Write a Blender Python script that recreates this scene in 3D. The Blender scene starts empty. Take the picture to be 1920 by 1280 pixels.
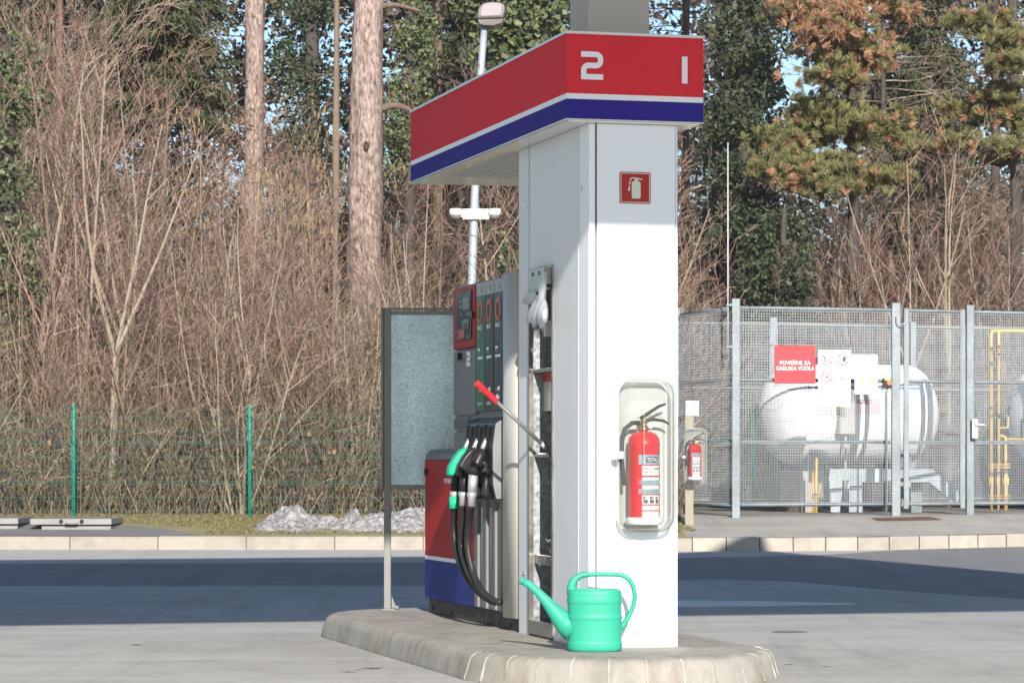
import bpy, bmesh, math, random
import numpy as np
from mathutils import Vector, noise as mnoise

scene = bpy.context.scene
COL = scene.collection
R = math.radians

# ------------------------------------------------------------------ camera, sky, sun, exposure
FPX, CXP, HOR, CAMH = 5500.0, 960.0, 861.0, 1.02      # focal length and horizon measured in photograph pixels
TH = R(14.88)                                         # heading of the pump island
SN, CS = math.sin(TH), math.cos(TH)
OX, OY = 0.255, 13.75                                 # island frame origin (front left corner of the fascia)

cam_d = bpy.data.cameras.new('camera')
cam = bpy.data.objects.new('camera', cam_d)
COL.objects.link(cam)
cam.location = (0, 0, CAMH)
cam.rotation_euler = (R(90), 0, 0)
cam_d.sensor_width = 36
cam_d.lens = 36 * FPX / 1920
cam_d.shift_y = (HOR - 640) / 1920
cam_d.clip_end = 2000
cam_d.dof.use_dof = True
cam_d.dof.focus_distance = 15.5
cam_d.dof.aperture_fstop = 16
scene.camera = cam

SUN_SLOPE = 0.43
SVEC = Vector((0.14 * CS - 1.0 * SN, 0.14 * SN + 1.0 * CS, -SUN_SLOPE)).normalized()   # the way sunlight travels
SUN_EL = math.asin(-SVEC.z)
sun_d = bpy.data.lights.new('sun', 'SUN')
sun_d.energy = 4.6
sun_d.angle = R(0.53)
sun_d.color = (1.0, 0.93, 0.84)
sun = bpy.data.objects.new('sun', sun_d)
COL.objects.link(sun)
sun.location = (5, -30, 30)
sun.rotation_euler = SVEC.to_track_quat('-Z', 'Y').to_euler()

world = bpy.data.worlds.new('World')
scene.world = world
world.use_nodes = True
wn = world.node_tree
sky = wn.nodes.new('ShaderNodeTexSky')
sky.sky_type = 'NISHITA'
sky.sun_disc = False
sky.sun_elevation = SUN_EL
sky.sun_rotation = math.atan2(-SVEC.x, -SVEC.y)
sky.air_density = 1.0
sky.dust_density = 0.3
sky.ozone_density = 3.0
bg = wn.nodes['Background']
bg.inputs[1].default_value = 0.08
wn.links.new(sky.outputs[0], bg.inputs[0])

vs = scene.view_settings
vs.view_transform = 'Standard'
vs.look = 'None'
vs.exposure = 1.02
vs.gamma = 1.0
scene.cycles.max_bounces = 8
scene.cycles.transparent_max_bounces = 24
scene.cycles.sample_clamp_indirect = 4.0

# ------------------------------------------------------------------ frames
def f2w(v, u, z=0.0):
    return (OX + v * CS - u * SN, OY + v * SN + u * CS, z)
def LP(px, py, v=0.127):
    """point of the plane v = const (the side of the island) seen at a pixel -> (u, z)"""
    t = (px - CXP) / FPX
    u = (t * (OY + v * SN) - OX - v * CS) / (-SN - t * CS)
    Y = OY + v * SN + u * CS
    return u, CAMH + (HOR - py) / FPX * Y
def FP(px, py, u=0.06):
    """point of the plane u = const (the front) -> (v, z)"""
    t = (px - CXP) / FPX
    v = (t * (OY + u * CS) - OX + u * SN) / (CS - t * SN)
    Y = OY + v * SN + u * CS
    return v, CAMH + (HOR - py) / FPX * Y
def DP(px, py, Y):
    return (px - CXP) / FPX * Y, CAMH + (HOR - py) / FPX * Y

# ------------------------------------------------------------------ materials
MATS = {}
def new_mat(name):
    m = bpy.data.materials.new(name)
    m.use_nodes = True
    return m, m.node_tree.nodes, m.node_tree.links, m.node_tree.nodes['Principled BSDF']
def setc(sock, c):
    sock.default_value = (c[0], c[1], c[2], 1)
def M(name, col, rough=0.5, metal=0.0, var=0.0, vs_=6.0, bump=0.0, bs=60.0, stretch=None, col2=None, contrast=0.25, coat=0.0, spec=0.22):
    if name in MATS: return MATS[name]
    m, N, L, P = new_mat(name)
    P.inputs['Roughness'].default_value = rough
    P.inputs['Metallic'].default_value = metal
    P.inputs['Specular IOR Level'].default_value = spec
    if coat:
        P.inputs['Coat Weight'].default_value = coat
        P.inputs['Coat Roughness'].default_value = 0.08
    setc(P.inputs['Base Color'], col)
    tc = N.new('ShaderNodeTexCoord'); mp = N.new('ShaderNodeMapping')
    L.new(tc.outputs['Object'], mp.inputs['Vector'])
    if stretch: mp.inputs['Scale'].default_value = stretch
    if var > 0 or col2:
        nz = N.new('ShaderNodeTexNoise'); nz.inputs['Scale'].default_value = vs_; nz.inputs['Detail'].default_value = 8
        nz.inputs['Roughness'].default_value = 0.62
        L.new(mp.outputs[0], nz.inputs['Vector'])
        rp = N.new('ShaderNodeValToRGB')
        a = [max(0, c * (1 - var)) for c in col]; b = [min(1, c * (1 + var)) for c in (col2 or col)]
        rp.color_ramp.elements[0].position = 0.5 - contrast; rp.color_ramp.elements[1].position = 0.5 + contrast
        rp.color_ramp.elements[0].color = (*a, 1); rp.color_ramp.elements[1].color = (*b, 1)
        L.new(nz.outputs['Fac'], rp.inputs[0]); L.new(rp.outputs[0], P.inputs['Base Color'])
        mr = N.new('ShaderNodeMapRange'); mr.inputs['To Min'].default_value = max(0.02, rough - 0.1); mr.inputs['To Max'].default_value = min(1, rough + 0.12)
        L.new(nz.outputs['Fac'], mr.inputs['Value']); L.new(mr.outputs[0], P.inputs['Roughness'])
    if bump > 0:
        nb = N.new('ShaderNodeTexNoise'); nb.inputs['Scale'].default_value = bs; nb.inputs['Detail'].default_value = 6
        L.new(mp.outputs[0], nb.inputs['Vector'])
        bp = N.new('ShaderNodeBump'); bp.inputs['Strength'].default_value = bump; bp.inputs['Distance'].default_value = 0.01
        L.new(nb.outputs['Fac'], bp.inputs['Height']); L.new(bp.outputs[0], P.inputs['Normal'])
    MATS[name] = m
    return m
def galv(name, a, b, scale, rough=0.42, metal=0.6):
    m, N, L, P = new_mat(name)
    P.inputs['Metallic'].default_value = metal
    tc = N.new('ShaderNodeTexCoord')
    vo = N.new('ShaderNodeTexVoronoi'); vo.inputs['Scale'].default_value = scale
    nz = N.new('ShaderNodeTexNoise'); nz.inputs['Scale'].default_value = scale * 0.6; nz.inputs['Detail'].default_value = 5
    L.new(tc.outputs['Object'], vo.inputs['Vector']); L.new(tc.outputs['Object'], nz.inputs['Vector'])
    ad = N.new('ShaderNodeMath'); ad.operation = 'MULTIPLY_ADD'; ad.inputs[1].default_value = 0.5
    sp = N.new('ShaderNodeSeparateColor')
    L.new(vo.outputs['Color'], sp.inputs[0]); L.new(sp.outputs[0], ad.inputs[0])
    ml = N.new('ShaderNodeMath'); ml.operation = 'MULTIPLY'; ml.inputs[1].default_value = 0.5
    L.new(nz.outputs['Fac'], ml.inputs[0]); L.new(ml.outputs[0], ad.inputs[2])
    rp = N.new('ShaderNodeValToRGB'); rp.color_ramp.elements[0].position = 0.2; rp.color_ramp.elements[1].position = 0.75
    rp.color_ramp.elements[0].color = (*a, 1); rp.color_ramp.elements[1].color = (*b, 1)
    big = N.new('ShaderNodeTexNoise'); big.inputs['Scale'].default_value = 2.6; big.inputs['Detail'].default_value = 5
    bmap = N.new('ShaderNodeMapping'); bmap.inputs['Scale'].default_value = (1.6, 1.6, 0.7); L.new(tc.outputs['Object'], bmap.inputs[0]); L.new(bmap.outputs[0], big.inputs['Vector'])
    bl = N.new('ShaderNodeMapRange'); bl.inputs['From Min'].default_value = 0.3; bl.inputs['From Max'].default_value = 0.7; bl.inputs['To Min'].default_value = 0.72; bl.inputs['To Max'].default_value = 1.18
    L.new(big.outputs['Fac'], bl.inputs['Value'])
    mu = N.new('ShaderNodeMixRGB'); mu.blend_type = 'MULTIPLY'; mu.inputs[0].default_value = 1
    L.new(ad.outputs[0], rp.inputs[0]); L.new(rp.outputs[0], mu.inputs[1]); L.new(bl.outputs[0], mu.inputs[2]); L.new(mu.outputs[0], P.inputs['Base Color'])
    mr = N.new('ShaderNodeMapRange'); mr.inputs['To Min'].default_value = rough - 0.12; mr.inputs['To Max'].default_value = rough + 0.15
    L.new(ad.outputs[0], mr.inputs['Value']); L.new(mr.outputs[0], P.inputs['Roughness'])
    MATS[name] = m
    return m
def leafm(name, a, b, transl=0.3, rough=0.45):
    """foliage: every leaf island takes its own colour"""
    m, N, L, P = new_mat(name)
    g = N.new('ShaderNodeNewGeometry'); rp = N.new('ShaderNodeValToRGB')
    rp.color_ramp.elements[0].color = (*a, 1); rp.color_ramp.elements[1].color = (*b, 1)
    L.new(g.outputs['Random Per Island'], rp.inputs[0]); L.new(rp.outputs[0], P.inputs['Base Color'])
    P.inputs['Roughness'].default_value = rough
    tr = N.new('ShaderNodeBsdfTranslucent'); L.new(rp.outputs[0], tr.inputs[0])
    mx = N.new('ShaderNodeMixShader'); mx.inputs[0].default_value = transl
    out = N['Material Output']
    L.new(P.outputs[0], mx.inputs[1]); L.new(tr.outputs[0], mx.inputs[2]); L.new(mx.outputs[0], out.inputs[0])
    MATS[name] = m
    return m
def clearm(name, tint, alpha=0.25, rough=0.08, tp=(0.845,0.86,0.855)):
    m, N, L, P = new_mat(name)
    setc(P.inputs['Base Color'], tint)
    P.inputs['Roughness'].default_value = rough
    t = N.new('ShaderNodeBsdfTransparent'); setc(t.inputs[0], tp)
    fr = N.new('ShaderNodeLayerWeight'); fr.inputs[0].default_value = 0.35
    mr = N.new('ShaderNodeMapRange'); mr.inputs['To Min'].default_value = alpha; mr.inputs['To Max'].default_value = min(1, alpha + 0.55)
    L.new(fr.outputs['Facing'], mr.inputs['Value'])
    mx = N.new('ShaderNodeMixShader')
    L.new(mr.outputs[0], mx.inputs[0]); L.new(t.outputs[0], mx.inputs[1]); L.new(P.outputs[0], mx.inputs[2])
    L.new(mx.outputs[0], N['Material Output'].inputs[0])
    MATS[name] = m
    return m
def groundm(name, base, dark, light, rough=0.85, streak=True, speck=0.0, bump=0.25, s1=0.35, s2=2.2, vert=None, stones=False):
    """weathered concrete or asphalt: broad patches, streaks of wear, fine grain"""
    m, N, L, P = new_mat(name)
    P.inputs['Roughness'].default_value = rough
    tc = N.new('ShaderNodeTexCoord')
    def nz(scale, det=8, st=None, rot=0.0):
        mp = N.new('ShaderNodeMapping'); L.new(tc.outputs['Object'], mp.inputs[0])
        if st: mp.inputs['Scale'].default_value = st
        mp.inputs['Rotation'].default_value = (0, 0, rot)
        n = N.new('ShaderNodeTexNoise'); n.inputs['Scale'].default_value = scale; n.inputs['Detail'].default_value = det
        n.inputs['Roughness'].default_value = 0.65
        L.new(mp.outputs[0], n.inputs['Vector']); return n
    def ramp(n, p0, p1):
        r = N.new('ShaderNodeMapRange'); r.inputs['From Min'].default_value = p0; r.inputs['From Max'].default_value = p1
        L.new(n.outputs['Fac'], r.inputs['Value']); return r
    def mix(fac, a, b, k=1.0):
        x = N.new('ShaderNodeMixRGB')
        if k != 1.0:
            mm = N.new('ShaderNodeMath'); mm.operation = 'MULTIPLY'; mm.inputs[1].default_value = k
            L.new(fac, mm.inputs[0]); fac = mm.outputs[0]
        L.new(fac, x.inputs[0])
        for i, c in ((1, a), (2, b)):
            if isinstance(c, tuple): x.inputs[i].default_value = (*c, 1)
            else: L.new(c, x.inputs[i])
        return x.outputs[0]
    c = mix(ramp(nz(s1), 0.38, 0.66).outputs[0], base, light, 0.8)
    c = mix(ramp(nz(s2), 0.50, 0.74).outputs[0], c, dark, 0.55)
    if streak:
        c = mix(ramp(nz(1.0, 7, (0.35, 3.6, 1), R(-14)), 0.47, 0.72).outputs[0], c, light, 0.8)
        c = mix(ramp(nz(1.0, 7, (3.4, 0.3, 1), R(52)), 0.52, 0.75).outputs[0], c, dark, 0.6)
    g = nz(160, 3)
    c = mix(ramp(g, 0.3, 0.7).outputs[0], c, dark, 0.22)
    if speck > 0:
        vo = N.new('ShaderNodeTexVoronoi'); vo.inputs['Scale'].default_value = 14
        L.new(tc.outputs['Object'], vo.inputs['Vector'])
        r = N.new('ShaderNodeMapRange'); r.inputs['From Min'].default_value = 0.07; r.inputs['From Max'].default_value = 0.04
        L.new(vo.outputs['Distance'], r.inputs['Value'])
        c = mix(r.outputs[0], c, light, speck)
    if vert:
        c = mix(ramp(nz(1.0, 5, (7, 7, 0.6)), 0.50, 0.72).outputs[0], c, vert, 0.8)
    if stones:
        ge = N.new('ShaderNodeNewGeometry'); r = N.new('ShaderNodeMapRange'); r.inputs['To Min'].default_value = 0.80; r.inputs['To Max'].default_value = 1.10
        L.new(ge.outputs['Random Per Island'], r.inputs['Value'])
        mu = N.new('ShaderNodeMixRGB'); mu.blend_type = 'MULTIPLY'; mu.inputs[0].default_value = 1; L.new(c, mu.inputs[1]); L.new(r.outputs[0], mu.inputs[2]); c = mu.outputs[0]
    L.new(c, P.inputs['Base Color'])
    bp = N.new('ShaderNodeBump'); bp.inputs['Strength'].default_value = bump; bp.inputs['Distance'].default_value = 0.008
    L.new(g.outputs['Fac'], bp.inputs['Height']); L.new(bp.outputs[0], P.inputs['Normal'])
    MATS[name] = m
    return m

m_conc = groundm('forecourt_concrete', (0.30, 0.295, 0.28), (0.185, 0.182, 0.175), (0.43, 0.425, 0.405), speck=0.45)
m_asph = groundm('road_asphalt', (0.165, 0.165, 0.165), (0.10, 0.10, 0.102), (0.215, 0.213, 0.21), speck=0.2, s1=0.6)
m_pave = groundm('pavement_concrete', (0.30, 0.285, 0.25), (0.17, 0.16, 0.14), (0.38, 0.365, 0.325), s1=0.8, s2=1.1)
m_patch = groundm('asphalt_apron', (0.15, 0.147, 0.145), (0.10, 0.10, 0.10), (0.20, 0.195, 0.19), streak=False)
m_isl = groundm('island_concrete', (0.265, 0.255, 0.23), (0.125, 0.115, 0.10), (0.34, 0.325, 0.29), speck=0.2, s1=1.6, s2=5.0, vert=(0.15,0.118,0.085))
m_kerb = groundm('kerb_stone', (0.31, 0.28, 0.24), (0.17, 0.155, 0.13), (0.39, 0.36, 0.31), streak=False, s1=1.8, s2=5, stones=True)
m_verge = groundm('verge_turf', (0.22, 0.19, 0.09), (0.14, 0.13, 0.05), (0.32, 0.26, 0.15), streak=False, s1=1.1, s2=4)
m_litter = groundm('leaf_litter', (0.06, 0.047, 0.028), (0.03, 0.027, 0.014), (0.10, 0.075, 0.045), streak=False, s1=0.8, s2=3, bump=0.6)
m_moss = m_litter
m_snow = M('dirty_snow', (0.08, 0.075, 0.07), 0.85, var=0.35, vs_=20, col2=(0.33, 0.32, 0.32), contrast=0.22, bump=1.0, bs=130)
m_stain = M('wet_oil', (0.16, 0.148, 0.135), 0.6, var=0.45, vs_=20)
m_rustplate = M('rusty_plate', (0.13, 0.07, 0.05), 0.8, var=0.35, vs_=10)
m_white = M('white_painted_panel', (0.86, 0.895, 0.95), 0.4, var=0.02, vs_=2)
m_alum = M('grey_aluminium_panel', (0.70, 0.72, 0.74), 0.45, metal=0.1, var=0.04, vs_=3, stretch=(1, 1, 0.2))
m_trim = M('aluminium_trim', (0.62, 0.62, 0.62), 0.4, metal=0.4, var=0.04)
m_red = M('red_fascia', (0.70, 0.040, 0.058), 0.6, var=0.05, vs_=1.5, spec=0.03)
m_blue = M('blue_fascia', (0.036, 0.028, 0.26), 0.6, var=0.05, vs_=1.5, spec=0.03)
m_soffit = M('white_soffit', (0.88, 0.86, 0.81), 0.2, coat=0.9, spec=0.5)
m_letter = M('white_lettering', (0.82, 0.85, 0.90), 0.4)
m_signwhite = M('white_sign_face', (0.66, 0.66, 0.66), 0.4)
m_signred = M('red_sign_face', (0.70, 0.035, 0.045), 0.4, var=0.03)
m_signred2 = M('safety_sign_red', (0.42, 0.02, 0.025), 0.4, var=0.03)
m_photolum = M('pale_green_print', (0.60, 0.72, 0.60), 0.5)
m_black = M('black_plastic', (0.018, 0.018, 0.02), 0.35, var=0.2, vs_=10)
m_rubber = M('black_rubber_hose', (0.022, 0.022, 0.023), 0.42, var=0.2, vs_=20)
m_plinth = M('grimy_black_plinth', (0.035, 0.033, 0.03), 0.6, var=0.5, vs_=9, col2=(0.07, 0.055, 0.045))
m_pump = M('pump_grey_paint', (0.165, 0.165, 0.165), 0.4, var=0.05, vs_=3)
m_pumptrim = M('pump_beige_trim', (0.50, 0.49, 0.45), 0.36, metal=0.2, var=0.03, vs_=3)
m_pumpred = M('pump_red_paint', (0.36, 0.022, 0.02), 0.4, var=0.08, vs_=2, spec=0.06)
m_pumpblue = M('pump_blue_paint', (0.02, 0.035, 0.21), 0.4, var=0.08, vs_=2, spec=0.06)
m_green = M('green_fuel_panel', (0.022, 0.15, 0.05), 0.4, var=0.05)
m_char = M('charcoal_fuel_panel', (0.032, 0.03, 0.031), 0.4, var=0.05)
m_nozgreen = M('green_nozzle_plastic', (0.01, 0.42, 0.20), 0.35, var=0.06)
m_steel = M('bright_steel', (0.48, 0.48, 0.48), 0.25, metal=0.9, var=0.1, vs_=18, stretch=(1, 1, 0.15))
m_stain_steel = M('brushed_stainless', (0.30, 0.29, 0.27), 0.3, metal=0.85, var=0.35, vs_=9, bump=0.05, bs=25)
m_brass = M('brass_fitting', (0.45, 0.30, 0.12), 0.3, metal=0.9, var=0.1)
m_silver = M('silver_cast_alloy', (0.55, 0.56, 0.58), 0.35, metal=0.7, var=0.06)
m_screen = M('dark_display_glass', (0.015, 0.014, 0.013), 0.3, var=0.2, vs_=6, spec=0.05)
m_can = M('turquoise_plastic', (0.028, 0.30, 0.205), 0.42, var=0.10, vs_=7)
m_glove = leafm('white_polythene_film', (0.72, 0.76, 0.80), (0.82, 0.85, 0.88), 0.45, 0.35)
m_extred = M('extinguisher_red', (0.56, 0.012, 0.022), 0.3, var=0.03)
m_labelgrey = M('label_grey_blue', (0.22, 0.33, 0.40), 0.5)
m_labelpink = M('label_pink', (0.80, 0.42, 0.44), 0.5)
m_ink = M('dark_ink', (0.06, 0.06, 0.09), 0.5)
m_redink = M('red_ink', (0.70, 0.06, 0.12), 0.5)
m_paleblue = M('pale_blue_line', (0.45, 0.52, 0.62), 0.5)
m_yellowsign = M('yellow_sign_face', (0.80, 0.74, 0.12), 0.45)
m_clear = clearm('clear_cabinet_plastic', (0.40, 0.42, 0.40), 0.055)
m_milky = clearm('milky_cabinet_plastic', (0.50, 0.52, 0.48), 0.46, 0.25)
m_galvsheet = galv('spangled_zinc_sheet', (0.19, 0.255, 0.29), (0.46, 0.59, 0.65), 120, 0.40, 0.7)
m_galv = galv('galvanised_steel', (0.14, 0.175, 0.195), (0.215, 0.25, 0.27), 40, 0.6, 0.1)
m_wire = M('galvanised_wire', (0.31, 0.34, 0.36), 0.6, metal=0.1, var=0.15)
m_rail = M('stained_rail', (0.24, 0.26, 0.27), 0.6, metal=0.2, var=0.1, vs_=5, col2=(0.26, 0.21, 0.15), contrast=0.12)
m_frame = M('dark_grey_frame', (0.17, 0.175, 0.17), 0.5, metal=0.3, var=0.1)
m_tank = M('white_tank_paint', (0.74, 0.75, 0.76), 0.45, var=0.06, vs_=3, stretch=(0.4, 0.4, 3))
m_tankblue = M('tank_blue_line', (0.22, 0.32, 0.48), 0.4)
m_tankpink = M('tank_faded_label', (0.72, 0.45, 0.46), 0.5)
m_yel = M('yellow_gas_pipe', (0.66, 0.42, 0.10), 0.45, var=0.12, vs_=12)
m_block = M('concrete_block', (0.38, 0.355, 0.31), 0.9, var=0.2, vs_=8, bump=0.2)
m_fgreen = M('green_fence_paint', (0.008, 0.22, 0.165), 0.4, var=0.06)
m_fwire = M('green_fence_wire', (0.012, 0.085, 0.064), 0.45)
m_wood = M('grey_weathered_wood', (0.25, 0.225, 0.185), 0.85, var=0.2, vs_=14, stretch=(4, 4, 0.5))
m_lampgrey = M('lamp_housing', (0.24, 0.215, 0.22), 0.4, var=0.05)
m_lamppole = M('lamp_pole_zinc', (0.34, 0.38, 0.42), 0.4, metal=0.3, var=0.1)
m_lens = M('smoky_lamp_glass', (0.14, 0.13, 0.115), 0.15, var=0.2)
m_bark_pale = M('pale_ridged_bark', (0.155, 0.115, 0.10), 0.95, var=0.5, vs_=9, col2=(0.255, 0.195, 0.173), stretch=(3.2, 3.2, 0.9), bump=1.0, bs=14, contrast=0.15)
m_bark_brown = M('brown_bark', (0.13, 0.09, 0.068), 0.95, var=0.35, vs_=7, stretch=(3, 3, 0.6), bump=0.8, bs=16)
m_bark_dark = M('dark_bark', (0.06, 0.05, 0.045), 0.95, var=0.3, vs_=8, stretch=(3, 3, 0.6))
m_stem = M('tan_sapling_bark', (0.16, 0.118, 0.088), 0.85, var=0.22, vs_=3)
m_stem_pale = M('pale_sapling_bark', (0.27, 0.22, 0.165), 0.85, var=0.2, vs_=4)
m_twig = leafm('reddish_twigs', (0.065, 0.034, 0.026), (0.31, 0.185, 0.142), 0.0, 0.8)
m_twig2 = leafm('grey_tan_twigs', (0.06, 0.042, 0.031), (0.31, 0.222, 0.168), 0.0, 0.8)
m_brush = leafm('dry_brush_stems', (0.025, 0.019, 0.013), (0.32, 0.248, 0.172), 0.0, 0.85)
m_brushdark = leafm('shaded_brush_stems', (0.03, 0.022, 0.015), (0.13, 0.09, 0.06), 0.0, 0.9)  # darker brush copy, shade of the deep thicket put into its colour
m_catkin = leafm('yellow_catkins', (0.30, 0.205, 0.09), (0.46, 0.34, 0.17), 0.2, 0.8)
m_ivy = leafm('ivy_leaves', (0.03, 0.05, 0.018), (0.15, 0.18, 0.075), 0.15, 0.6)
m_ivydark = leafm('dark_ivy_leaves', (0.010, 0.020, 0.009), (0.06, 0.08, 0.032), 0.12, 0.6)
m_far = leafm('far_mixed_foliage', (0.024, 0.021, 0.013), (0.095, 0.074, 0.05), 0.1, 0.7)
m_spruce = leafm('spruce_needles', (0.02, 0.03, 0.012), (0.085, 0.10, 0.04), 0.15, 0.6)
m_pine = leafm('pine_needles', (0.09, 0.098, 0.034), (0.28, 0.26, 0.105), 0.2, 0.6)
m_pinedead = leafm('dead_pine_needles', (0.22, 0.115, 0.06), (0.50, 0.28, 0.16), 0.2, 0.7)
m_larch = leafm('dry_larch_twigs', (0.12, 0.075, 0.046), (0.23, 0.15, 0.10), 0.1, 0.85)
m_grass = leafm('short_grass', (0.09, 0.095, 0.03), (0.24, 0.20, 0.10), 0.2, 0.8)
m_towel = M('brown_paper_towel', (0.38, 0.30, 0.20), 0.9, var=0.2, vs_=30, stretch=(1, 1, 6))
m_binbag = M('black_bin_bag', (0.025, 0.025, 0.028), 0.25, var=0.3, vs_=12)
m_squeered = M('red_grip_plastic', (0.75, 0.02, 0.03), 0.35)
m_colum = M('beige_grey_column', (0.46, 0.44, 0.42), 0.6, var=0.04, vs_=5, bump=0.05)
m_gap = M('dark_joint', (0.12, 0.12, 0.125), 0.7)

# ------------------------------------------------------------------ mesh building
class MB:
    def __init__(s): s.v = []; s.f = []; s.m = []; s.sm = []
    def add(s, vs, fs, m=0, sm=False):
        o = len(s.v); s.v += [tuple(p) for p in vs]
        for f in fs: s.f.append(tuple(i + o for i in f)); s.m.append(m); s.sm.append(sm)
        return s
    def box(s, x0, x1, y0, y1, z0, z1, m=0):
        x0, x1 = sorted((x0, x1)); y0, y1 = sorted((y0, y1)); z0, z1 = sorted((z0, z1))
        vs = [(x0,y0,z0),(x1,y0,z0),(x1,y1,z0),(x0,y1,z0),(x0,y0,z1),(x1,y0,z1),(x1,y1,z1),(x0,y1,z1)]
        return s.add(vs, [(3,2,1,0),(4,5,6,7),(0,1,5,4),(1,2,6,5),(2,3,7,6),(3,0,4,7)], m)
    def loft(s, rings, m=0, cap=True, sm=False, closed=False):
        n = len(rings[0]); vs = [p for r in rings for p in r]; fs = []
        k = len(rings)
        for i in range(k - (0 if closed else 1)):
            for j in range(n):
                fs.append((i*n+j, i*n+(j+1)%n, ((i+1)%k)*n+(j+1)%n, ((i+1)%k)*n+j))
        o = len(s.v); s.add(vs, fs, m, sm)
        if cap and not closed:
            s.f.append(tuple(o+j for j in reversed(range(n)))); s.m.append(m); s.sm.append(False)
            s.f.append(tuple(o+(k-1)*n+j for j in range(n))); s.m.append(m); s.sm.append(False)
        return s
    def prism(s, pts, fn, a, b, m=0):
        """pts: outline in 2-D; fn(p, q, depth) -> 3-D"""
        return s.loft([[fn(p[0], p[1], a) for p in pts], [fn(p[0], p[1], b) for p in pts]], m)
    def tube(s, pts, rad, n=10, m=0, cap=True, sm=True):
        pts = [Vector(p) for p in pts]
        if not hasattr(rad, '__len__'): rad = [rad] * len(pts)
        rings = []; up = None
        for i, p in enumerate(pts):
            d = (pts[min(i+1, len(pts)-1)] - pts[max(i-1, 0)])
            d = d.normalized() if d.length > 1e-9 else Vector((0,0,1))
            if up is None:
                a = Vector((0,0,1)) if abs(d.z) < 0.9 else Vector((1,0,0))
                up = a.cross(d).normalized()
            else:
                up = (up - d * up.dot(d)); up = up.normalized() if up.length > 1e-6 else d.orthogonal().normalized()
            w = d.cross(up)
            rings.append([tuple(p + (up*math.cos(2*math.pi*k/n) + w*math.sin(2*math.pi*k/n)) * rad[i]) for k in range(n)])
        return s.loft(rings, m, cap, sm)
    def lathe(s, prof, c=(0,0), n=32, sx=1, sy=1, m=0, power=2.0, cap=True):
        rings = []
        for r, z in prof:
            ring = []
            for k in range(n):
                a = 2*math.pi*k/n; ca, sa = math.cos(a), math.sin(a)
                e = 2.0/power
                ring.append((c[0] + r*sx*math.copysign(abs(ca)**e, ca), c[1] + r*sy*math.copysign(abs(sa)**e, sa), z))
            rings.append(ring)
        return s.loft(rings, m, cap, True)
    def disc(s, c, r, ax, th, n=16, m=0):
        c = Vector(c); ax = Vector(ax).normalized()
        return s.tube([c, c + ax*th], r, n, m, True, True)

THINGS = {}
def thing(name, label, cat, org, frame='W', group=None, rz=0.0):
    o = bpy.data.objects.new(name, None); COL.objects.link(o)
    o.empty_display_size = 0.2
    if frame == 'P':
        o.location = f2w(*org); o.rotation_euler = (0, 0, TH)
    else:
        o.location = org; o.rotation_euler = (0, 0, rz)
    o['label'] = label; o['category'] = cat
    if group: o['group'] = group
    THINGS[o.name] = org
    return o
def org_of(o):
    while o.parent: o = o.parent
    return THINGS[o.name]
def mesh_of(name, mb, mats, org=(0,0,0), bevel=0.0, seg=2):
    me = bpy.data.meshes.new(name)
    me.from_pydata([(x-org[0], y-org[1], z-org[2]) for x, y, z in mb.v], [], mb.f)
    if not isinstance(mats, (list, tuple)): mats = [mats]
    for mt in mats: me.materials.append(mt)
    me.polygons.foreach_set('material_index', mb.m)
    me.polygons.foreach_set('use_smooth', mb.sm)
    bm = bmesh.new(); bm.from_mesh(me)
    bmesh.ops.recalc_face_normals(bm, faces=bm.faces)
    if bevel > 0:
        es = [e for e in bm.edges if len(e.link_faces) == 2 and e.calc_face_angle(0) > R(35)]
        bmesh.ops.bevel(bm, geom=es, offset=bevel, segments=seg, affect='EDGES', profile=0.5, clamp_overlap=True)
    bm.to_mesh(me); bm.free()
    me.update()
    return me
def part(name, mb, mats, parent, bevel=0.0, label=None, seg=2):
    o = bpy.data.objects.new(name, mesh_of(name, mb, mats, org_of(parent), bevel, seg))
    COL.objects.link(o); o.parent = parent
    if label: o['label'] = label
    return o
def solo(name, mb, mats, label, cat, org, frame='W', bevel=0.0, group=None):
    o = bpy.data.objects.new(name, mesh_of(name, mb, mats, org, bevel)); COL.objects.link(o)
    if frame == 'P': o.location = f2w(*org); o.rotation_euler = (0, 0, TH)
    else: o.location = org
    o['label'] = label; o['category'] = cat
    if group: o['group'] = group
    THINGS[o.name] = org
    return o
def struct(name, mb, mats, frame='W', bevel=0.0, kind='structure'):
    o = bpy.data.objects.new(name, mesh_of(name, mb, mats, (0,0,0), bevel)); COL.objects.link(o)
    if frame == 'P': o.location = f2w(0,0,0); o.rotation_euler = (0,0,TH)
    o['kind'] = kind
    return o

def text_geo(s, size_h, width=None, bold=0.0):
    """flat lettering -> verts (x, y) with cap height size_h, starting at x = 0"""
    cu = bpy.data.curves.new('lettering', 'FONT'); cu.body = s; cu.size = 1; cu.offset = bold; cu.resolution_u = 3
    ob = bpy.data.objects.new('lettering', cu); COL.objects.link(ob)
    dg = bpy.context.evaluated_depsgraph_get()
    me = bpy.data.meshes.new_from_object(ob.evaluated_get(dg))
    vs = [(v.co.x, v.co.y) for v in me.vertices]; fs = [tuple(p.vertices) for p in me.polygons]
    bpy.data.objects.remove(ob); bpy.data.curves.remove(cu); bpy.data.meshes.remove(me)
    x0 = min(v[0] for v in vs); x1 = max(v[0] for v in vs)
    k = size_h / 0.70
    kx = k if width is None else width / (x1 - x0)
    return [((x - x0) * kx, y * k) for x, y in vs], fs
def put_text(mb, s, h, fn, width=None, bold=0.0, m=0):
    vs, fs = text_geo(s, h, width, bold)
    mb.add([fn(x, y) for x, y in vs], fs, m)
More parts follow.
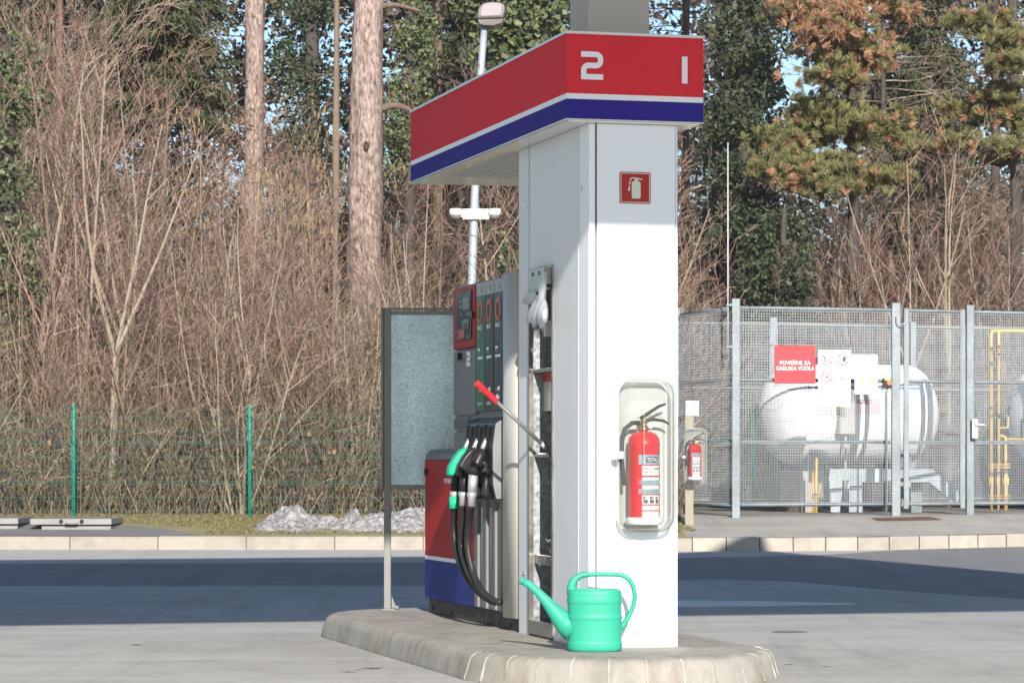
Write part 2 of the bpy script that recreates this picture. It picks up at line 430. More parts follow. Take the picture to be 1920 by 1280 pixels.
def ribbon(mb, pts, w, fn, m=0):
    """flat stroke of width w along a 2-D polyline"""
    n = len(pts); L_ = []; Rr = []
    for i, p in enumerate(pts):
        a = Vector(pts[max(i-1,0)]); b = Vector(pts[min(i+1,n-1)]); d = (b-a).normalized()
        k = 1.0
        if 0 < i < n-1:
            d1 = (Vector(p)-a).normalized(); d = (d1 + (b-Vector(p)).normalized()).normalized(); k = 1/max(0.5, d1.dot(d))
        nn = Vector((-d.y, d.x)) * (w/2*k)
        L_.append((p[0]+nn.x, p[1]+nn.y)); Rr.append((p[0]-nn.x, p[1]-nn.y))
    vs = [fn(*q) for q in L_] + [fn(*q) for q in Rr]
    mb.add(vs, [(i, i+1, n+i+1, n+i) for i in range(n-1)], m)
def arc(cx, cy, r, a0, a1, n=8, ry=None):
    ry = r if ry is None else ry
    return [(cx + r*math.cos(R(a0+(a1-a0)*i/n)), cy + ry*math.sin(R(a0+(a1-a0)*i/n))) for i in range(n+1)]
def rrect(x0, x1, y0, y1, r, n=6):
    return (arc(x1-r, y0+r, r, -90, 0, n) + arc(x1-r, y1-r, r, 0, 90, n) + arc(x0+r, y1-r, r, 90, 180, n) + arc(x0+r, y0+r, r, 180, 270, n))
def poly(mb, pts, fn, m=0):
    mb.add([fn(*p) for p in pts], [tuple(range(len(pts)))], m)
def digit_two(x, y, w, h, s):
    """squarish 2: centreline of the stroke"""
    r = h*0.17; a, b = x+s/2, x+w-s/2
    t, c, q = y+h-s/2, y+h*0.5, y+s/2
    return ([(x, t), (b-r, t)] + arc(b-r, t-r, r, 90, 0, 5)[1:] + arc(b-r, c+r, r, 0, -90, 5) +
            [(a+r, c)] + arc(a+r, c-r, r, 90, 180, 5)[1:] + [(a, q), (x+w, q)])

# ------------------------------------------------------------------ ground
def interp(x, tab):
    if x <= tab[0][0]: return tab[0][1]
    for (a, ya), (b, yb) in zip(tab, tab[1:]):
        if x <= b: return ya + (yb-ya)*(x-a)/(b-a)
    return tab[-1][1]
KERB = [(-40,33.3),(-6,33.2),(-1,33.05),(1.2,32.65),(2.2,32.5),(3.2,32.6),(4.2,33.0),(5.2,33.7),(6.4,34.6),(9,37.0),(14,42),(30,60)]
def kerb_y(x): return interp(x, KERB)
def hill_z(x, y):
    t = max(0.0, y - 36.5)
    z = 0.33 + 0.012*min(t, 5)
    t2 = max(0.0, y - (43.5 if x > 1 else 40.5))
    z += 4.6 * (1 - math.exp(-(t2/15)**1.5))
    if y > 39: z += 0.25*mnoise.noise(Vector((x*0.3, y*0.3, 0)))*min(1, (y-39)/5)
    return z
def bank_z(x, y):
    """verge and pavement between kerb and fences"""
    k = kerb_y(x) + 0.15
    e = max(36.3, k + 1.5)
    t = min(1, max(0, (y-k)/(e-k)))
    return 0.15 + 0.17*t

g = MB(); g.add([(-600,-300,-0.06),(600,-300,-0.06),(600,900,-0.06),(-600,900,-0.06)], [(0,1,2,3)])
struct('ground', g, m_litter)
xs = [-40,-20,-12] + [i*0.4 for i in range(-26, 36)] + [16, 22, 30]
g = MB(); n = len(xs)
g.add([(x,-60,0) for x in xs] + [(x,kerb_y(x)+0.05,0) for x in xs], [(i,i+1,n+i+1,n+i) for i in range(n-1)])
struct('forecourt', g, m_conc)
NEARR = [(-40,23.3),(-6,23.6),(-0.7,23.8),(1.4,24.9),(2.2,25.0),(2.6,23.9),(3.1,22.6),(3.75,21.5),(8,15),(30,-10)]
FARR = [(-40,28.6),(-5,28.6),(-1,29.0),(1.5,30.2),(3.4,31.3),(4.2,kerb_y(4.2)-0.12),(4.6,kerb_y(4.6)-.02)] + [(x, kerb_y(x)-.02) for x in (5.2,6.4,9,14,30)]
g = MB()
g.add([(x,interp(x,NEARR)+0.05*mnoise.noise(Vector((x*2.3,0,0))),0.004) for x in xs] + [(x,interp(x,FARR)+0.03*mnoise.noise(Vector((x*3,5,0))),0.004) for x in xs], [(i,i+1,n+i+1,n+i) for i in range(n-1)])
g.add([(g.v[i][0],g.v[i][1],-.01) for i in range(n)]+[g.v[i] for i in range(n)], [(i,i+1,n+i+1,n+i) for i in range(n-1)])
struct('road', g, m_asph)
g = MB()
g.add([(x,interp(x,FARR)+0.0,0.003) for x in xs[:46]] + [(x,kerb_y(x)+0.02,0.003) for x in xs[:46]], [(i,i+1,46+i+1,46+i) for i in range(45)])
g.add([(g.v[i][0],g.v[i][1],-.01) for i in range(46)]+[g.v[i] for i in range(46)], [(i,i+1,46+i+1,46+i) for i in range(45)])
struct('gutter', g, groundm('gutter_concrete',(0.36,0.345,0.33),(0.26,0.25,0.235),(0.42,0.41,0.39),s1=.7))
# kerb stones, with open joints
g = MB(); x = -14.0; rng = random.Random(3)
while x < 12:
    step = (1.0 if x < 1.6 else 0.33) if x < 4.6 else 0.33
    if x > 1.6: step = 0.375
    a, b = x+0.006, x+step-0.006
    ya, yb = kerb_y(a), kerb_y(b); h = 0.15 + rng.uniform(-.003,.003)
    ch = 0.018
    prof = lambda X, Y: [(X,Y,-0.04),(X,Y+0.012,h-ch),(X,Y+0.012+ch,h),(X,Y+0.15,h),(X,Y+0.15,-0.04)]
    g.loft([prof(a,ya), prof(b,yb)]); x += step
struct('kerb', g, m_kerb)
g = MB(); g.add([(x,kerb_y(x)+0.06,-0.02) for x in xs]+[(x,kerb_y(x)+0.06,0.135) for x in xs]+[(x,kerb_y(x)+0.149,0.135) for x in xs], [(i,i+1,n+i+1,n+i) for i in range(n-1)]+[(n+i,n+i+1,2*n+i+1,2*n+i) for i in range(n-1)])
struct('kerb_bedding', g, M('joint_mortar',(0.16,0.15,0.13),0.9,var=0.2))
def strip(name, x0, x1, yfar, mat, dz=0.0, y0=None, nx=60, ny=14):
    g = MB()
    for i in range(nx+1):
        X = x0+(x1-x0)*i/nx; a = kerb_y(X)+0.149 if y0 is None else max(y0, kerb_y(X)+.149)
        for j in range(ny+1):
            Y = a+(yfar-a)*j/ny; g.v.append((X,Y,bank_z(X,Y)+dz))
    w = ny+1
    g.add([], [])
    for i in range(nx):
        for j in range(ny):
            g.f.append((i*w+j,(i+1)*w+j,(i+1)*w+j+1,i*w+j+1)); g.m.append(0); g.sm.append(True)
    return struct(name, g, mat)
strip('verge', -14, 1.95, 37.0, m_verge)
strip('pavement', 1.95, 12, 43.0, m_pave, dz=0.003)
# asphalt apron round the inspection covers
g = MB(); pts = []
ax = [-14,-9,-6.5,-5.6,-4.9,-4.3,-4.0,-3.75,-3.55]
ay = [35.4,35.3,35.2,35.1,34.95,34.6,34.2,33.75,33.36]
vs_ = []
for X, Y in zip(ax, ay):
    a = kerb_y(X)+0.149; Y = max(Y, a+0.01)
    for j in range(5): vs_.append((X, a+(Y-a)*j/4, bank_z(X, a+(Y-a)*j/4)+0.005))
g.add(vs_, [(i*5+j,(i+1)*5+j,(i+1)*5+j+1,i*5+j+1) for i in range(len(ax)-1) for j in range(4)])
struct('asphalt_apron', g, m_patch)
# wooded slope
g = MB(); nx, ny = 70, 60
for i in range(nx+1):
    for j in range(ny+1):
        X = -45+90*i/nx; Y = 36.6+(j/ny)**1.6*85
        z = hill_z(X,Y)
        if X > 1.9 and Y < 43.5: z -= 0.12
        g.v.append((X,Y,z - 0.02))
for i in range(nx):
    for j in range(ny):
        w = ny+1; g.f.append((i*w+j,(i+1)*w+j,(i+1)*w+j+1,i*w+j+1)); g.m.append(0); g.sm.append(True)
struct('hillside', g, m_litter)
# worn painted line on the forecourt and small wet stains
g = MB()
lo=[(0.9,20.42),(1.3,20.38),(1.7,20.45),(2.0,20.55),(2.42,20.72)]; hi=[(0.9,21.15),(1.3,21.2),(1.7,21.12),(2.05,20.98),(2.42,20.78)]
g.add([(a,b,.004) for a,b in lo+hi],[(i,i+1,5+i+1,5+i) for i in range(4)])
g.add([(a,b,-.01) for a,b in lo]+[(a,b,.004) for a,b in lo],[(i,i+1,5+i+1,5+i) for i in range(4)])
struct('worn_line_marking', g, M('worn_line_paint',(0.60,0.61,0.62),0.85,var=0.15,vs_=6))
g = MB(); rng = random.Random(8)
for px, py, rx in ((256,1208,.06),(700,1252,.06),(672,1255,.025),(655,1259,.04),(1473,1184,.13),(1480,1245,.03),(1550,1249,.03)):
    Y = CAMH*FPX/(py-HOR); X = (px-CXP)/FPX*Y
    pts = [(X+rx*math.cos(a)*rng.uniform(.35,1.1), Y+rx*1.2*math.sin(a)*rng.uniform(.6,1.1)) for a in [i*math.pi/7 for i in range(14)]]
    poly(g, pts, lambda a,b: (a,b,0.0008))
struct('oil_stains', g, m_stain)
g = MB(); X0, z0 = DP(1655, 967, 36.0)
g.add([(4.42,35.45,bank_z(4.42,35.45)+.008),(5.25,35.75,bank_z(5.25,35.75)+.008),(5.15,36.15,bank_z(5.2,36.15)+.008),(4.4,35.95,bank_z(4.4,35.95)+.008)],[(0,1,2,3)])
struct('drain_cover', g, m_rustplate)

# ------------------------------------------------------------------ pump island (capsule with battered kerb)
IT = 0.13
def capsule(r, z, n=70, c=0.25, u0=0.0, u1=3.3, jit=0.0):
    pts = []
    for i in range(n+1):
        a = math.pi + math.pi*i/n; pts.append((math.cos(a), math.sin(a), u0))
    for i in range(1, 60): pts.append((1, 0, u0+(u1-u0)*i/60))
    for i in range(n+1):
        a = math.pi*i/n; pts.append((math.cos(a), math.sin(a), u1))
    for i in range(1, 60): pts.append((-1, 0, u1+(u0-u1)*i/60))
    out = []
    for ca, sa, u in pts:
        p = Vector((ca*r*9, (sa*r+u)*9, z*22))
        k = jit*(mnoise.noise(p*.5) + .7*mnoise.noise(p*1.6) - .9*max(0, mnoise.noise(p*.9+Vector((5,3,1)))-.35)*3)
        out.append((c+ca*(r+k), u+sa*(r+k), z+k*.25))
    return out
g = MB()
g.loft([capsule(.757,-.02), capsule(.753,.012,jit=.006), capsule(.742,.05,jit=.005), capsule(.733,.083,jit=.005), capsule(.724,.106,jit=.006), capsule(.704,.123,jit=.006), capsule(.680,IT-.001,jit=.004), capsule(.45,IT)], 0, True, False)
isl = struct('pump_island', g, m_isl, 'P')
for p in isl.data.polygons: p.use_smooth = abs(p.normal.z) < 0.95
# mortar joints round its nose, and the joint between kerb and slab
g = MB()
for k in list(range(0, 14)):
    a = math.pi*1.02 + (math.pi*0.96)*k/13
    w = 0.006
    rows = []
    for r, z in ((.7605,.006),(.7455,.052),(.7375,.084),(.7275,.110),(.7055,.1275),(.678,.1325)):
        rows.append([(0.25+(r)*math.cos(a-w), (r)*math.sin(a-w), z),(0.25+r*math.cos(a+w), r*math.sin(a+w), z),(0.25+(r-.01)*math.cos(a+w),(r-.01)*math.sin(a+w),z-.002),(0.25+(r-.01)*math.cos(a-w),(r-.01)*math.sin(a-w),z-.002)])
    g.loft(rows, 0)
struct('kerb_joints', g, M('pale_mortar',(0.17,0.16,0.135),0.95,var=0.35,vs_=9,col2=(0.36,0.35,0.325)), 'P')

# ------------------------------------------------------------------ station canopy (overhead, with the column that lands on the portal)
H0, H1 = 4.75, 5.6
uF = 0.06 - (H0 - 2.11)/SUN_SLOPE
uB = 17.1 - H1/SUN_SLOPE
vR = 7.35 - 0.14/SUN_SLOPE*H1
can = thing('station_canopy', 'pale square canopy column rising from the red fascia out of the picture', 'canopy', (0.33, 0.41, 2.95), 'P')
g = MB()
outline = [(-16,uF),(vR,uF),(vR,uB+1.15),(vR-1.2,uB+0.05),(vR-4.2,uB-0.35),(-16,uB)]
g.prism(outline, lambda p,q,d: (p,q,d), H0, H1)
part('roof', g, M('canopy_cladding',(0.78,0.79,0.80),0.45,var=0.03), can)
g = MB(); g.box(.18,.487,.25,.57,3.02,H0-.002)
part('column', g, m_colum, can, 0.006)

# ------------------------------------------------------------------ portal: column, service unit and fascia
VL = 0.127
por = thing('pump_portal', 'white and grey pump portal with red and blue fascia numbered 2 and 1', 'pump portal', (0.33, 0.6, IT), 'P')
FB, FT = 2.6125, 3.0275
FW, FL = 0.6765, 3.267
g = MB()
def zf(py): return CAMH + (HOR-py)/FPX*OY
zr, zw, zb = zf(174.5), zf(185), zf(222)
g.box(0,FW,0,FL,zr,zf(63),0)
g.box(0.001,FW-.001,0.001,FL-.001,zw,zr,1)
g.box(0,FW,0,FL,zb,zw,2)
g.box(-.003,FW+.003,-.003,FL+.003,FB,zb,3)
g.box(-.006,FW+.006,-.006,FL+.006,zf(63),FT,3)
fas = part('fascia', g, [m_red, m_letter, m_blue, m_trim], por)
g = MB(); g.box(.015,FW-.015,.015,FL-.015,FB-.006,FB-.0005,0)
for i in range(7):
    v0 = .10+.07*i
    g.box(v0,v0+.05,1.42,2.75,FB-.0105,FB-.0065,1)
part('soffit', g, [m_soffit, M('soffit_vent',(0.62,0.61,0.57),0.5)], fas)
g = MB()
fr = lambda x,y: (x,-.0045,y)
v0, z0 = FP(1089,149,0); v1, z1 = FP(1130.5,98,0)
ribbon(g, digit_two(v0, z0, v1-v0, z1-z0, .026), .026, fr)
part('number', g, m_letter, fas)
g = MB(); v0, z0 = FP(1278,157,0); v1, z1 = FP(1288.5,107,0)
poly(g, [(v0,z0),(v1,z0),(v1,z1),(v0,z1)], fr)
part('number', g, m_letter, fas)
TOPZ = FB - .007
g = MB()                                              # white front column: cladding with corner trims
g.box(.168,.556,.06,.225,IT,TOPZ,0)
g.box(VL+.001,.158,.06,.225,IT,TOPZ,0)
g.box(.559,.567,.062,.225,IT,TOPZ,0)
g.box(.150,.560,.068,.224,IT+.002,TOPZ-.002,1)
part('front_column', g, [m_white, m_gap], por, 0.002, seg=1)
U = [LP(px,700)[0] for px in (1085,1037,990,973)]     # panel joints along the side
SA, SB = LP(1037.5,700)[0]+.0, LP(993,700)[0]          # slot
SZ0, SZ1 = 0.16, 1.975
g = MB()
g.box(VL+.012,.55,.226,SA-.004,IT,TOPZ,0); g.box(VL+.012,.55,SB+.004,U[3]-.004,IT,TOPZ,0)
g.box(.44,.55,SA-.004,SB+.004,IT,TOPZ,0); g.box(VL+.012,.44,SA-.004,SB+.004,SZ1+.004,TOPZ,0)
g.box(VL+.012,.44,SA-.004,SB+.004,IT,SZ0-.004,0)
su = part('service_unit', g, m_gap, por)
g = MB()
w = .0035
for a, b, z0, z1 in ((.229,U[0]-w,IT,TOPZ),(U[0]+w,SA-.002,IT,TOPZ),(SB+.002+.02,U[2]-w,SZ0,TOPZ),(U[2]+w*.5,U[3],IT,TOPZ-.0)):
    if b-a > .005: g.box(VL,VL+.0118,a,b,z0,z1)
g.box(VL,VL+.0118,SA+.002,SB-.002,SZ1+.006,TOPZ)
part('side_panel', g, m_alum, por, 0.0015, seg=1)
g = MB()
for px, py in ((1089.5,352),(986.5,386),(983,1075)):
    u_,z_ = LP(px,py,VL); g = MB(); g.disc((VL-.004,u_,z_),.012,(1,0,0),.005)
    part('lock', g, m_steel, por)
g = MB()                                              # slot lining and frame
g.box(VL-.006,VL+.02,SA-.002,SA+.022,SZ0-.02,SZ1+.005); g.box(VL-.006,VL+.02,SB-.004,SB+.018,SZ0-.02,SZ1+.005)
g.box(VL-.006,VL+.02,SA+.022,SB-.004,SZ1-.02,SZ1+.005); g.box(VL-.006,VL+.02,SA+.022,SB-.004,SZ0-.02,SZ0+.05)
part('slot_frame', g, m_stain_steel, por, 0.002, seg=1)
g = MB()
g.box(VL+.02,.435,SB-.002,SB+.001,SZ0,SZ1); g.box(VL+.02,.435,SA+.0,SA+.003,SZ0,SZ1)
g.box(.432,.436,SA+.004,SB-.003,SZ0,SZ1); g.box(VL+.02,.43,SA+.004,SB-.003,SZ0,SZ0+.004)
part('slot_lining', g, galv('zinc_lining',(0.17,0.19,0.20),(0.34,0.37,0.385),60,0.45,0.5), por)
def slot_shelf(py, v0=.15, v1=.43, th=.02):
    z = LP(1020,py,v0)[1]; return z
g = MB()
for py in (538,690):
    z = LP(1022,py,.15)[1]; g = MB(); g.box(.145,.43,SA+.005,SB-.005,z-.018,z)
    part('shelf', g, m_stain_steel, por, .002, seg=1)
# glove clip
gu0, gz1 = LP(1022,500,.09); gu1, gz0 = LP(993,550,.09)
g = MB(); g.box(.085,.09,gu0,gu1,gz0,gz1); g.box(.09,.12,gu0,gu0+.004,gz0+.03,gz1); g.box(.09,.12,gu1-.004,gu1,gz0+.03,gz1)
g.box(.082,.085,gu0+.01,gu1-.01,gz0+.01,gz1-.05)
for k in (.35,.75): g.disc((.078,gu0+(gu1-gu0)*k,gz1-.025),.010,(1,0,0),.008)
part('glove_clip', g, m_stain_steel, por, .001, seg=1)
# red grip hanging and towel box
g = MB(); u0,z1 = LP(1029,600,.22); u1,z0 = LP(1008,634,.22)
g.box(.2,.3,u0,u1,z0,z1,0); g.box(.19,.2,u0+.02,u1-.03,z0+.03,z1-.005,1); g.box(.185,.2,u0+.05,u1-.05,z0-.0,z0+.02,2)
part('towel_holder', g, [m_alum, m_squeered, m_black], por, .004)
g = MB(); u0,z1 = LP(1034,694,.2); u1,z0 = LP(1003,772,.2)
g.box(.2,.36,u0,u1,z0,z1,0)
part('towel_box', g, m_milky, por, .004)
zt = lambda py: LP(1020,py,.2)[1]
g = MB(); g.box(.23,.35,u0+.01,u1-.05,z0+.012,zt(738),0)
part('paper_towels', g, m_towel, por)
g = MB(); g.box(.196,.1985,u0+.004,u1-.02,zt(716),zt(703),0); g.box(.196,.1985,u0+.004,u1-.02,zt(701),zt(697),0)
part('red_label', g, m_signred2, por)
# bucket bracket and bin at the bottom
g = MB(); u0,zz = LP(1033,853,.17); u1,_ = LP(1002,853,.17)
g.tube([(.17,u0,zz),(.16,u0+.03,zz),(.16,u1-.03,zz),(.17,u1,zz)],.012,8)
g.prism([(.16,zz),(.42,zz),(.42,zz-.38)], lambda p,q,d:(p,d,q), u0+.01,u0+.018)
g.prism([(.16,zz),(.42,zz),(.42,zz-.38)], lambda p,q,d:(p,d,q), u1-.06,u1-.052)
g.box(.40,.42,u0+.02,u1-.06,zz-.35,zz-.01)
part('bucket_bracket', g, m_stain_steel, por)
z1 = LP(1020,1040,.16)[1]; z2 = LP(1020,1058,.16)[1]
g = MB(); g.box(.15,.16,SA+.01,SB-.01,z2,z1)
g.disc((.146,(SA+SB)/2,(z1+z2)/2),.012,(1,0,0),.006)
part('bin_strap', g, m_stain_steel, por, .002, seg=1)
g = MB(); rings = []
rng = random.Random(5)
for k, (z, s) in enumerate(((z2+.0,.9),(z1+.02,.95),(z1+.05,1.03),(z1+.075,1.05),(z1+.08,.95),(z1+.05,.85))):
    ring = []
    for i in range(20):
        a = 2*math.pi*i/20; j = 1+rng.uniform(-.10,.10)*(k>1)
        ring.append((.29+.12*s*math.cos(a)*j,(SA+SB)/2+.17*s*math.sin(a)*j, z+rng.uniform(-.012,.012)*(k>1)))
    rings.append(ring)
g.loft(rings,0,True,True)
part('bin_bag', g, m_binbag, por)

# gloves hanging from the clip
gl = thing('disposable_gloves', 'bunch of white polythene gloves hanging from the metal clip on the portal', 'gloves', (.07,(gu0+gu1)/2,gz0), 'P')
rng = random.Random(12)
def glove_leaf(pxs, v):
    """one limp film finger: outline from pixel points, gently cupped"""
    P_ = [LP(px,py,v) for px,py in pxs]
    cu = sum(p[0] for p in P_)/len(P_); cz = sum(p[1] for p in P_)/len(P_)
    mb = MB(); n = len(P_)
    vs = [(v+rng.uniform(-.004,.004)-.0, a, b) for a,b in P_]
    vi = [(v-.012, cu+(a-cu)*.55, cz+(b-cz)*.55) for a,b in P_]
    bk = [(v+.010+.0, a*.98+cu*.02, b*.98+cz*.02) for a,b in P_]
    mb.add(vs+vi+[(v-.016,cu,cz)]+bk, [(i,(i+1)%n,n+(i+1)%n,n+i) for i in range(n)]+[(n+i,n+(i+1)%n,2*n) for i in range(n)]+[tuple(2*n+1+i for i in range(n))], 0, True)
    return mb
g = MB()
leaves = [
 ([(1000,545),(990,548),(982,556),(979,566),(985,571),(993,570),(999,563),(1003,552)],.055),
 ([(1019,508),(1015,545),(1008,560),(1006,580),(1008,586),(1014,584),(1019,566),(1021,540),(1022,510)],.07),
 ([(1006,552),(998,570),(991,590),(988,604),(991,607),(996,602),(1003,585),(1010,560)],.065),
 ([(1012,556),(1002,580),(998,596),(996,612),(1000,616),(1006,606),(1011,590),(1016,560)],.06),
 ([(1016,560),(1008,585),(1006,600),(1008,606),(1014,604),(1019,590),(1021,565)],.05),
 ([(1020,560),(1014,585),(1012,600),(1011,614),(1014,616),(1018,606),(1022,590),(1023,572)],.058),
 ([(1022,570),(1019,590),(1018,604),(1021,605),(1024,594),(1024,580)],.052),
]
for L_, v_ in leaves:
    q = glove_leaf(L_, v_); g.add(q.v, q.f, 0, True)
part('glove', g, m_glove, gl)

# squeegee standing in the bucket bracket
s_lo = (.185,)+LP(1028,843,.185)
s_hi = (-.20,)+LP(893,717,-.20)
sq = thing('squeegee', 'window squeegee with red ribbed grip and grey pole sticking out of the portal slot', 'squeegee', s_lo, 'P')
a, b = Vector(s_lo), Vector(s_hi)
g = MB(); g.tube([a, a.lerp(b,.10)],.0125,10); part('ferrule', g, m_silver, sq)
g = MB(); g.tube([a.lerp(b,.1), a.lerp(b,.74)],.0095,10); part('pole', g, M('grey_pole',(0.17,0.17,0.165),0.45,metal=0.2), sq)
g = MB(); pts=[]; rr=[]
for i in range(40):
    t=.72+.28*i/39; pts.append(a.lerp(b,t)); rr.append(.0158 if i>26 else (.0155 if i%2 else .0135))
g.tube(pts, rr, 12); part('grip', g, m_squeered, sq)

# fire sign on the column
v0,z1 = FP(1162,322,.056); v1,z0 = FP(1220,382.5,.056)
fs_ = thing('fire_extinguisher_sign', 'square red fire extinguisher sign high on the white column', 'sign', ((v0+v1)/2,.057,z0), 'P')
g = MB(); g.prism(rrect(v0,v1,z0,z1,.008), lambda p,q,d:(p,d,q), .0595,.0565, 0)
part('plate', g, m_signred2, fs_)
fn = lambda x,y: (x,.0555,y)
g = MB()
W = v1-v0; Hh = z1-z0
o_ = rrect(v0+.006,v1-.006,z0+.006,z1-.006,.008); o_.append(o_[0]); ribbon(g, o_, .0035, fn)
cx = v0+W*.53
poly(g, rrect(cx-.022,cx+.022,z0+Hh*.16,z0+Hh*.70,.008), fn)
poly(g, [(cx-.012,z0+Hh*.70),(cx+.012,z0+Hh*.70),(cx+.006,z0+Hh*.78),(cx-.006,z0+Hh*.78)], fn)
ribbon(g, [(cx-.004,z0+Hh*.80),(cx+.03,z0+Hh*.77)], .006, fn)
ribbon(g, [(cx+.0,z0+Hh*.82),(cx-.026,z0+Hh*.80),(cx-.034,z0+Hh*.6)], .005, fn)
poly(g, [(cx-.032,z0+Hh*.62),(cx-.042,z0+Hh*.40),(cx-.030,z0+Hh*.40)], fn)
part('pictogram', g, m_photolum, fs_)

# ------------------------------------------------------------------ extinguisher cabinets and extinguishers
def cabinet(name, label, frame, vL, vR_, z0, z1, uw, dep, group):
    """clear plastic box: uw = plane of the wall, dep = depth towards the viewer"""
    t = thing(name, label, 'cabinet', ((vL+vR_)/2, uw, z0), frame, group)
    W = vR_-vL; k = W/.29
    def ring(inset, y, zi=None):
        zi = inset if zi is None else zi
        return [(p[0], y, p[1]) for p in rrect(vL+inset, vR_-inset, z0+zi, z1-zi, .075*k-inset*.5, 7)]
    yb = uw-.004
    g = MB(); g.loft([ring(.0,yb), ring(-.004*k,yb-dep*.30), ring(-.006*k,yb-dep*.36), ring(-.006*k,yb-dep*.40)],0,False,True)
    rb = ring(.004,yb); g.add(rb,[tuple(range(len(rb)))],0)
    part('back_shell', g, m_milky, t)
    g = MB(); g.loft([ring(-.006*k,yb-dep*.41), ring(-.006*k,yb-dep*.45), ring(.0,yb-dep*.48), ring(.010*k,yb-dep*.88), ring(.022*k,yb-dep*.97), ring(.05*k,yb-dep)],0,False,True)
    rb = ring(.05*k,yb-dep); g.add(rb,[tuple(range(len(rb)))],0)
    part('front_cover', g, m_clear, t)
    # embossed panel and rim lines
    g = MB(); o = rrect(vL+.09*k, vR_-.05*k, z0+.06*k, z1-.09*k, .03*k); o.append(o[0])
    g.tube([(p[0], yb-dep-.001, p[1]) for p in o], .0016*k, 5)
    o = rrect(vL-.007*k, vR_+.007*k, z0-.007*k, z1+.007*k, .08*k); o.append(o[0])
    g.tube([(p[0], yb-dep*.405, p[1]) for p in o], .0050*k, 6)
    part('moulded_rim', g, m_milky, t)
    g = MB(); zc = (z0+z1)/2
    g.box(vL-.035*k, vL-.006*k, yb-dep*.50, yb-dep*.32, zc-.012*k, zc+.012*k); g.box(vL-.02*k, vL+.004*k, yb-dep*.62, yb-dep*.50, zc-.02*k, zc+.02*k)
    part('latch', g, m_frame if k < .6 else m_trim, t, .002*k)
    return t
def extinguisher(label, frame, c, zb, r, h, detail, yaw=0.0):
    """c = centre (x, y), r = radius, h = height of the cylinder"""
    t = thing('fire_extinguisher', label, 'extinguisher', (c[0],c[1],zb), frame, 'fire extinguishers in clear cabinets')
    k = r/.076
    g = MB(); z = zb+.02*k
    g.lathe([(r*.93,z),(r*.99,z+.012*k),(r,z+.03*k),(r,z+h*.84),(r*1.012,z+h*.845),(r*1.012,z+h*.862),(r,z+h*.868),(r*.97,z+h*.92),(r*.75,z+h*.972),(r*.42,z+h*.998),(r*.28,z+h)], c, 40)
    b = part('cylinder', g, m_extred, t)
    g = MB(); g.lathe([(r*1.12,zb),(r*1.18,zb+.004*k),(r*1.16,zb+.03*k),(r*1.02,zb+.036*k)], c, 36)
    part('base_ring', g, M('white_base_plastic',(0.72,0.72,0.70),0.5), t)
    zt_ = z+h
    g = MB(); g.lathe([(r*.26,zt_-.004),(r*.26,zt_+.02*k),(r*.18,zt_+.024*k),(r*.18,zt_+.045*k),(r*.24,zt_+.05*k),(r*.2,zt_+.06*k)], c, 16)
    va = part('valve', g, m_brass, t)
    g = MB(); g.disc((c[0]+.022*k,c[1]-.028*k,zt_+.028*k),.014*k,(0,-1,0),.008*k)
    part('gauge', g, m_signwhite, va)
    g = MB()
    x, y = c
    g.tube([(x-.018*k,y,zt_+.06*k),(x+.02*k,y,zt_+.085*k),(x+.075*k,y,zt_+.12*k),(x+.11*k,y,zt_+.132*k)],[.009*k,.009*k,.007*k,.005*k],8)
    g.tube([(x-.01*k,y,zt_+.05*k),(x+.05*k,y,zt_+.057*k),(x+.10*k,y,zt_+.05*k),(x+.125*k,y,zt_+.035*k)],[.009*k,.008*k,.007*k,.005*k],8)
    part('lever', g, m_black, t)
    g = MB()
    pts=[(x-.02*k,y,zt_+.04*k),(x-.06*k,y,zt_+.04*k),(x-.095*k,y+.01*k,zt_+.01*k),(x-.108*k,y+.01*k,zt_-.05*k),(x-.112*k,y,zt_-.13*k),(x-.106*k,y,zt_-.20*k),(x-.098*k,y,zt_-.26*k)]
    g.tube(pts,[.011*k,.011*k,.011*k,.011*k,.011*k,.012*k,.009*k],8)
    part('hose', g, m_black, t)
    # label wrapped on the cylinder
    rl = r*1.006
    def wrap(xx, zz, dr=0.0):
        a = xx/r + yaw
        return (c[0]+(rl+dr)*math.sin(a), c[1]-(rl+dr)*math.cos(a), zz)
    def patch(g, x0,x1,z0,z1,m,dr=0.0):
        n=8; vs=[wrap(x0+(x1-x0)*i/n,z0,dr) for i in range(n+1)]+[wrap(x0+(x1-x0)*i/n,z1,dr) for i in range(n+1)]
        g.add(vs,[(i,i+1,n+i+2,n+i+1) for i in range(n)],m,True)
    zz = lambda f: z+h*f
    g = MB(); mats=[m_labelgrey,m_signwhite,m_labelpink,m_ink,m_redink]
    x0,x1 = -.058*k,.072*k
    patch(g,x0,x1,zz(.63),zz(.735),0)
    patch(g,x0+.016*k,x1-.012*k,zz(.505),zz(.615),1); 
    patch(g,x0+.016*k,x1-.012*k,zz(.455),zz(.485),1)
    patch(g,x0,x1-.006*k,zz(.405),zz(.455),0)
    patch(g,x0+.016*k,x1-.012*k,zz(.355),zz(.395),1)
    patch(g,x0,x1-.006*k,zz(.30),zz(.355),0)
    patch(g,x0+.016*k,x1-.012*k,zz(.185),zz(.285),1)
    patch(g,x0+.016*k,x1-.012*k,zz(.12),zz(.17),1)
    patch(g,x0+.016*k,x1-.012*k,zz(.04),zz(.105),1)
    patch(g,x0,x1,zz(-.02+.03),zz(.035),0)
    dr=.0008
    tx = lambda s,xx,f,hh,w,m: put_text(g,s,hh,lambda a,b: wrap(xx+a,zz(f)+b,dr+.0006),w,0.01,m)
    patch(g,-.022*k,.044*k,zz(.648),zz(.718),3,dr)
    tx('TOTAL',-.018*k,.660,.019*k,.058*k,1)
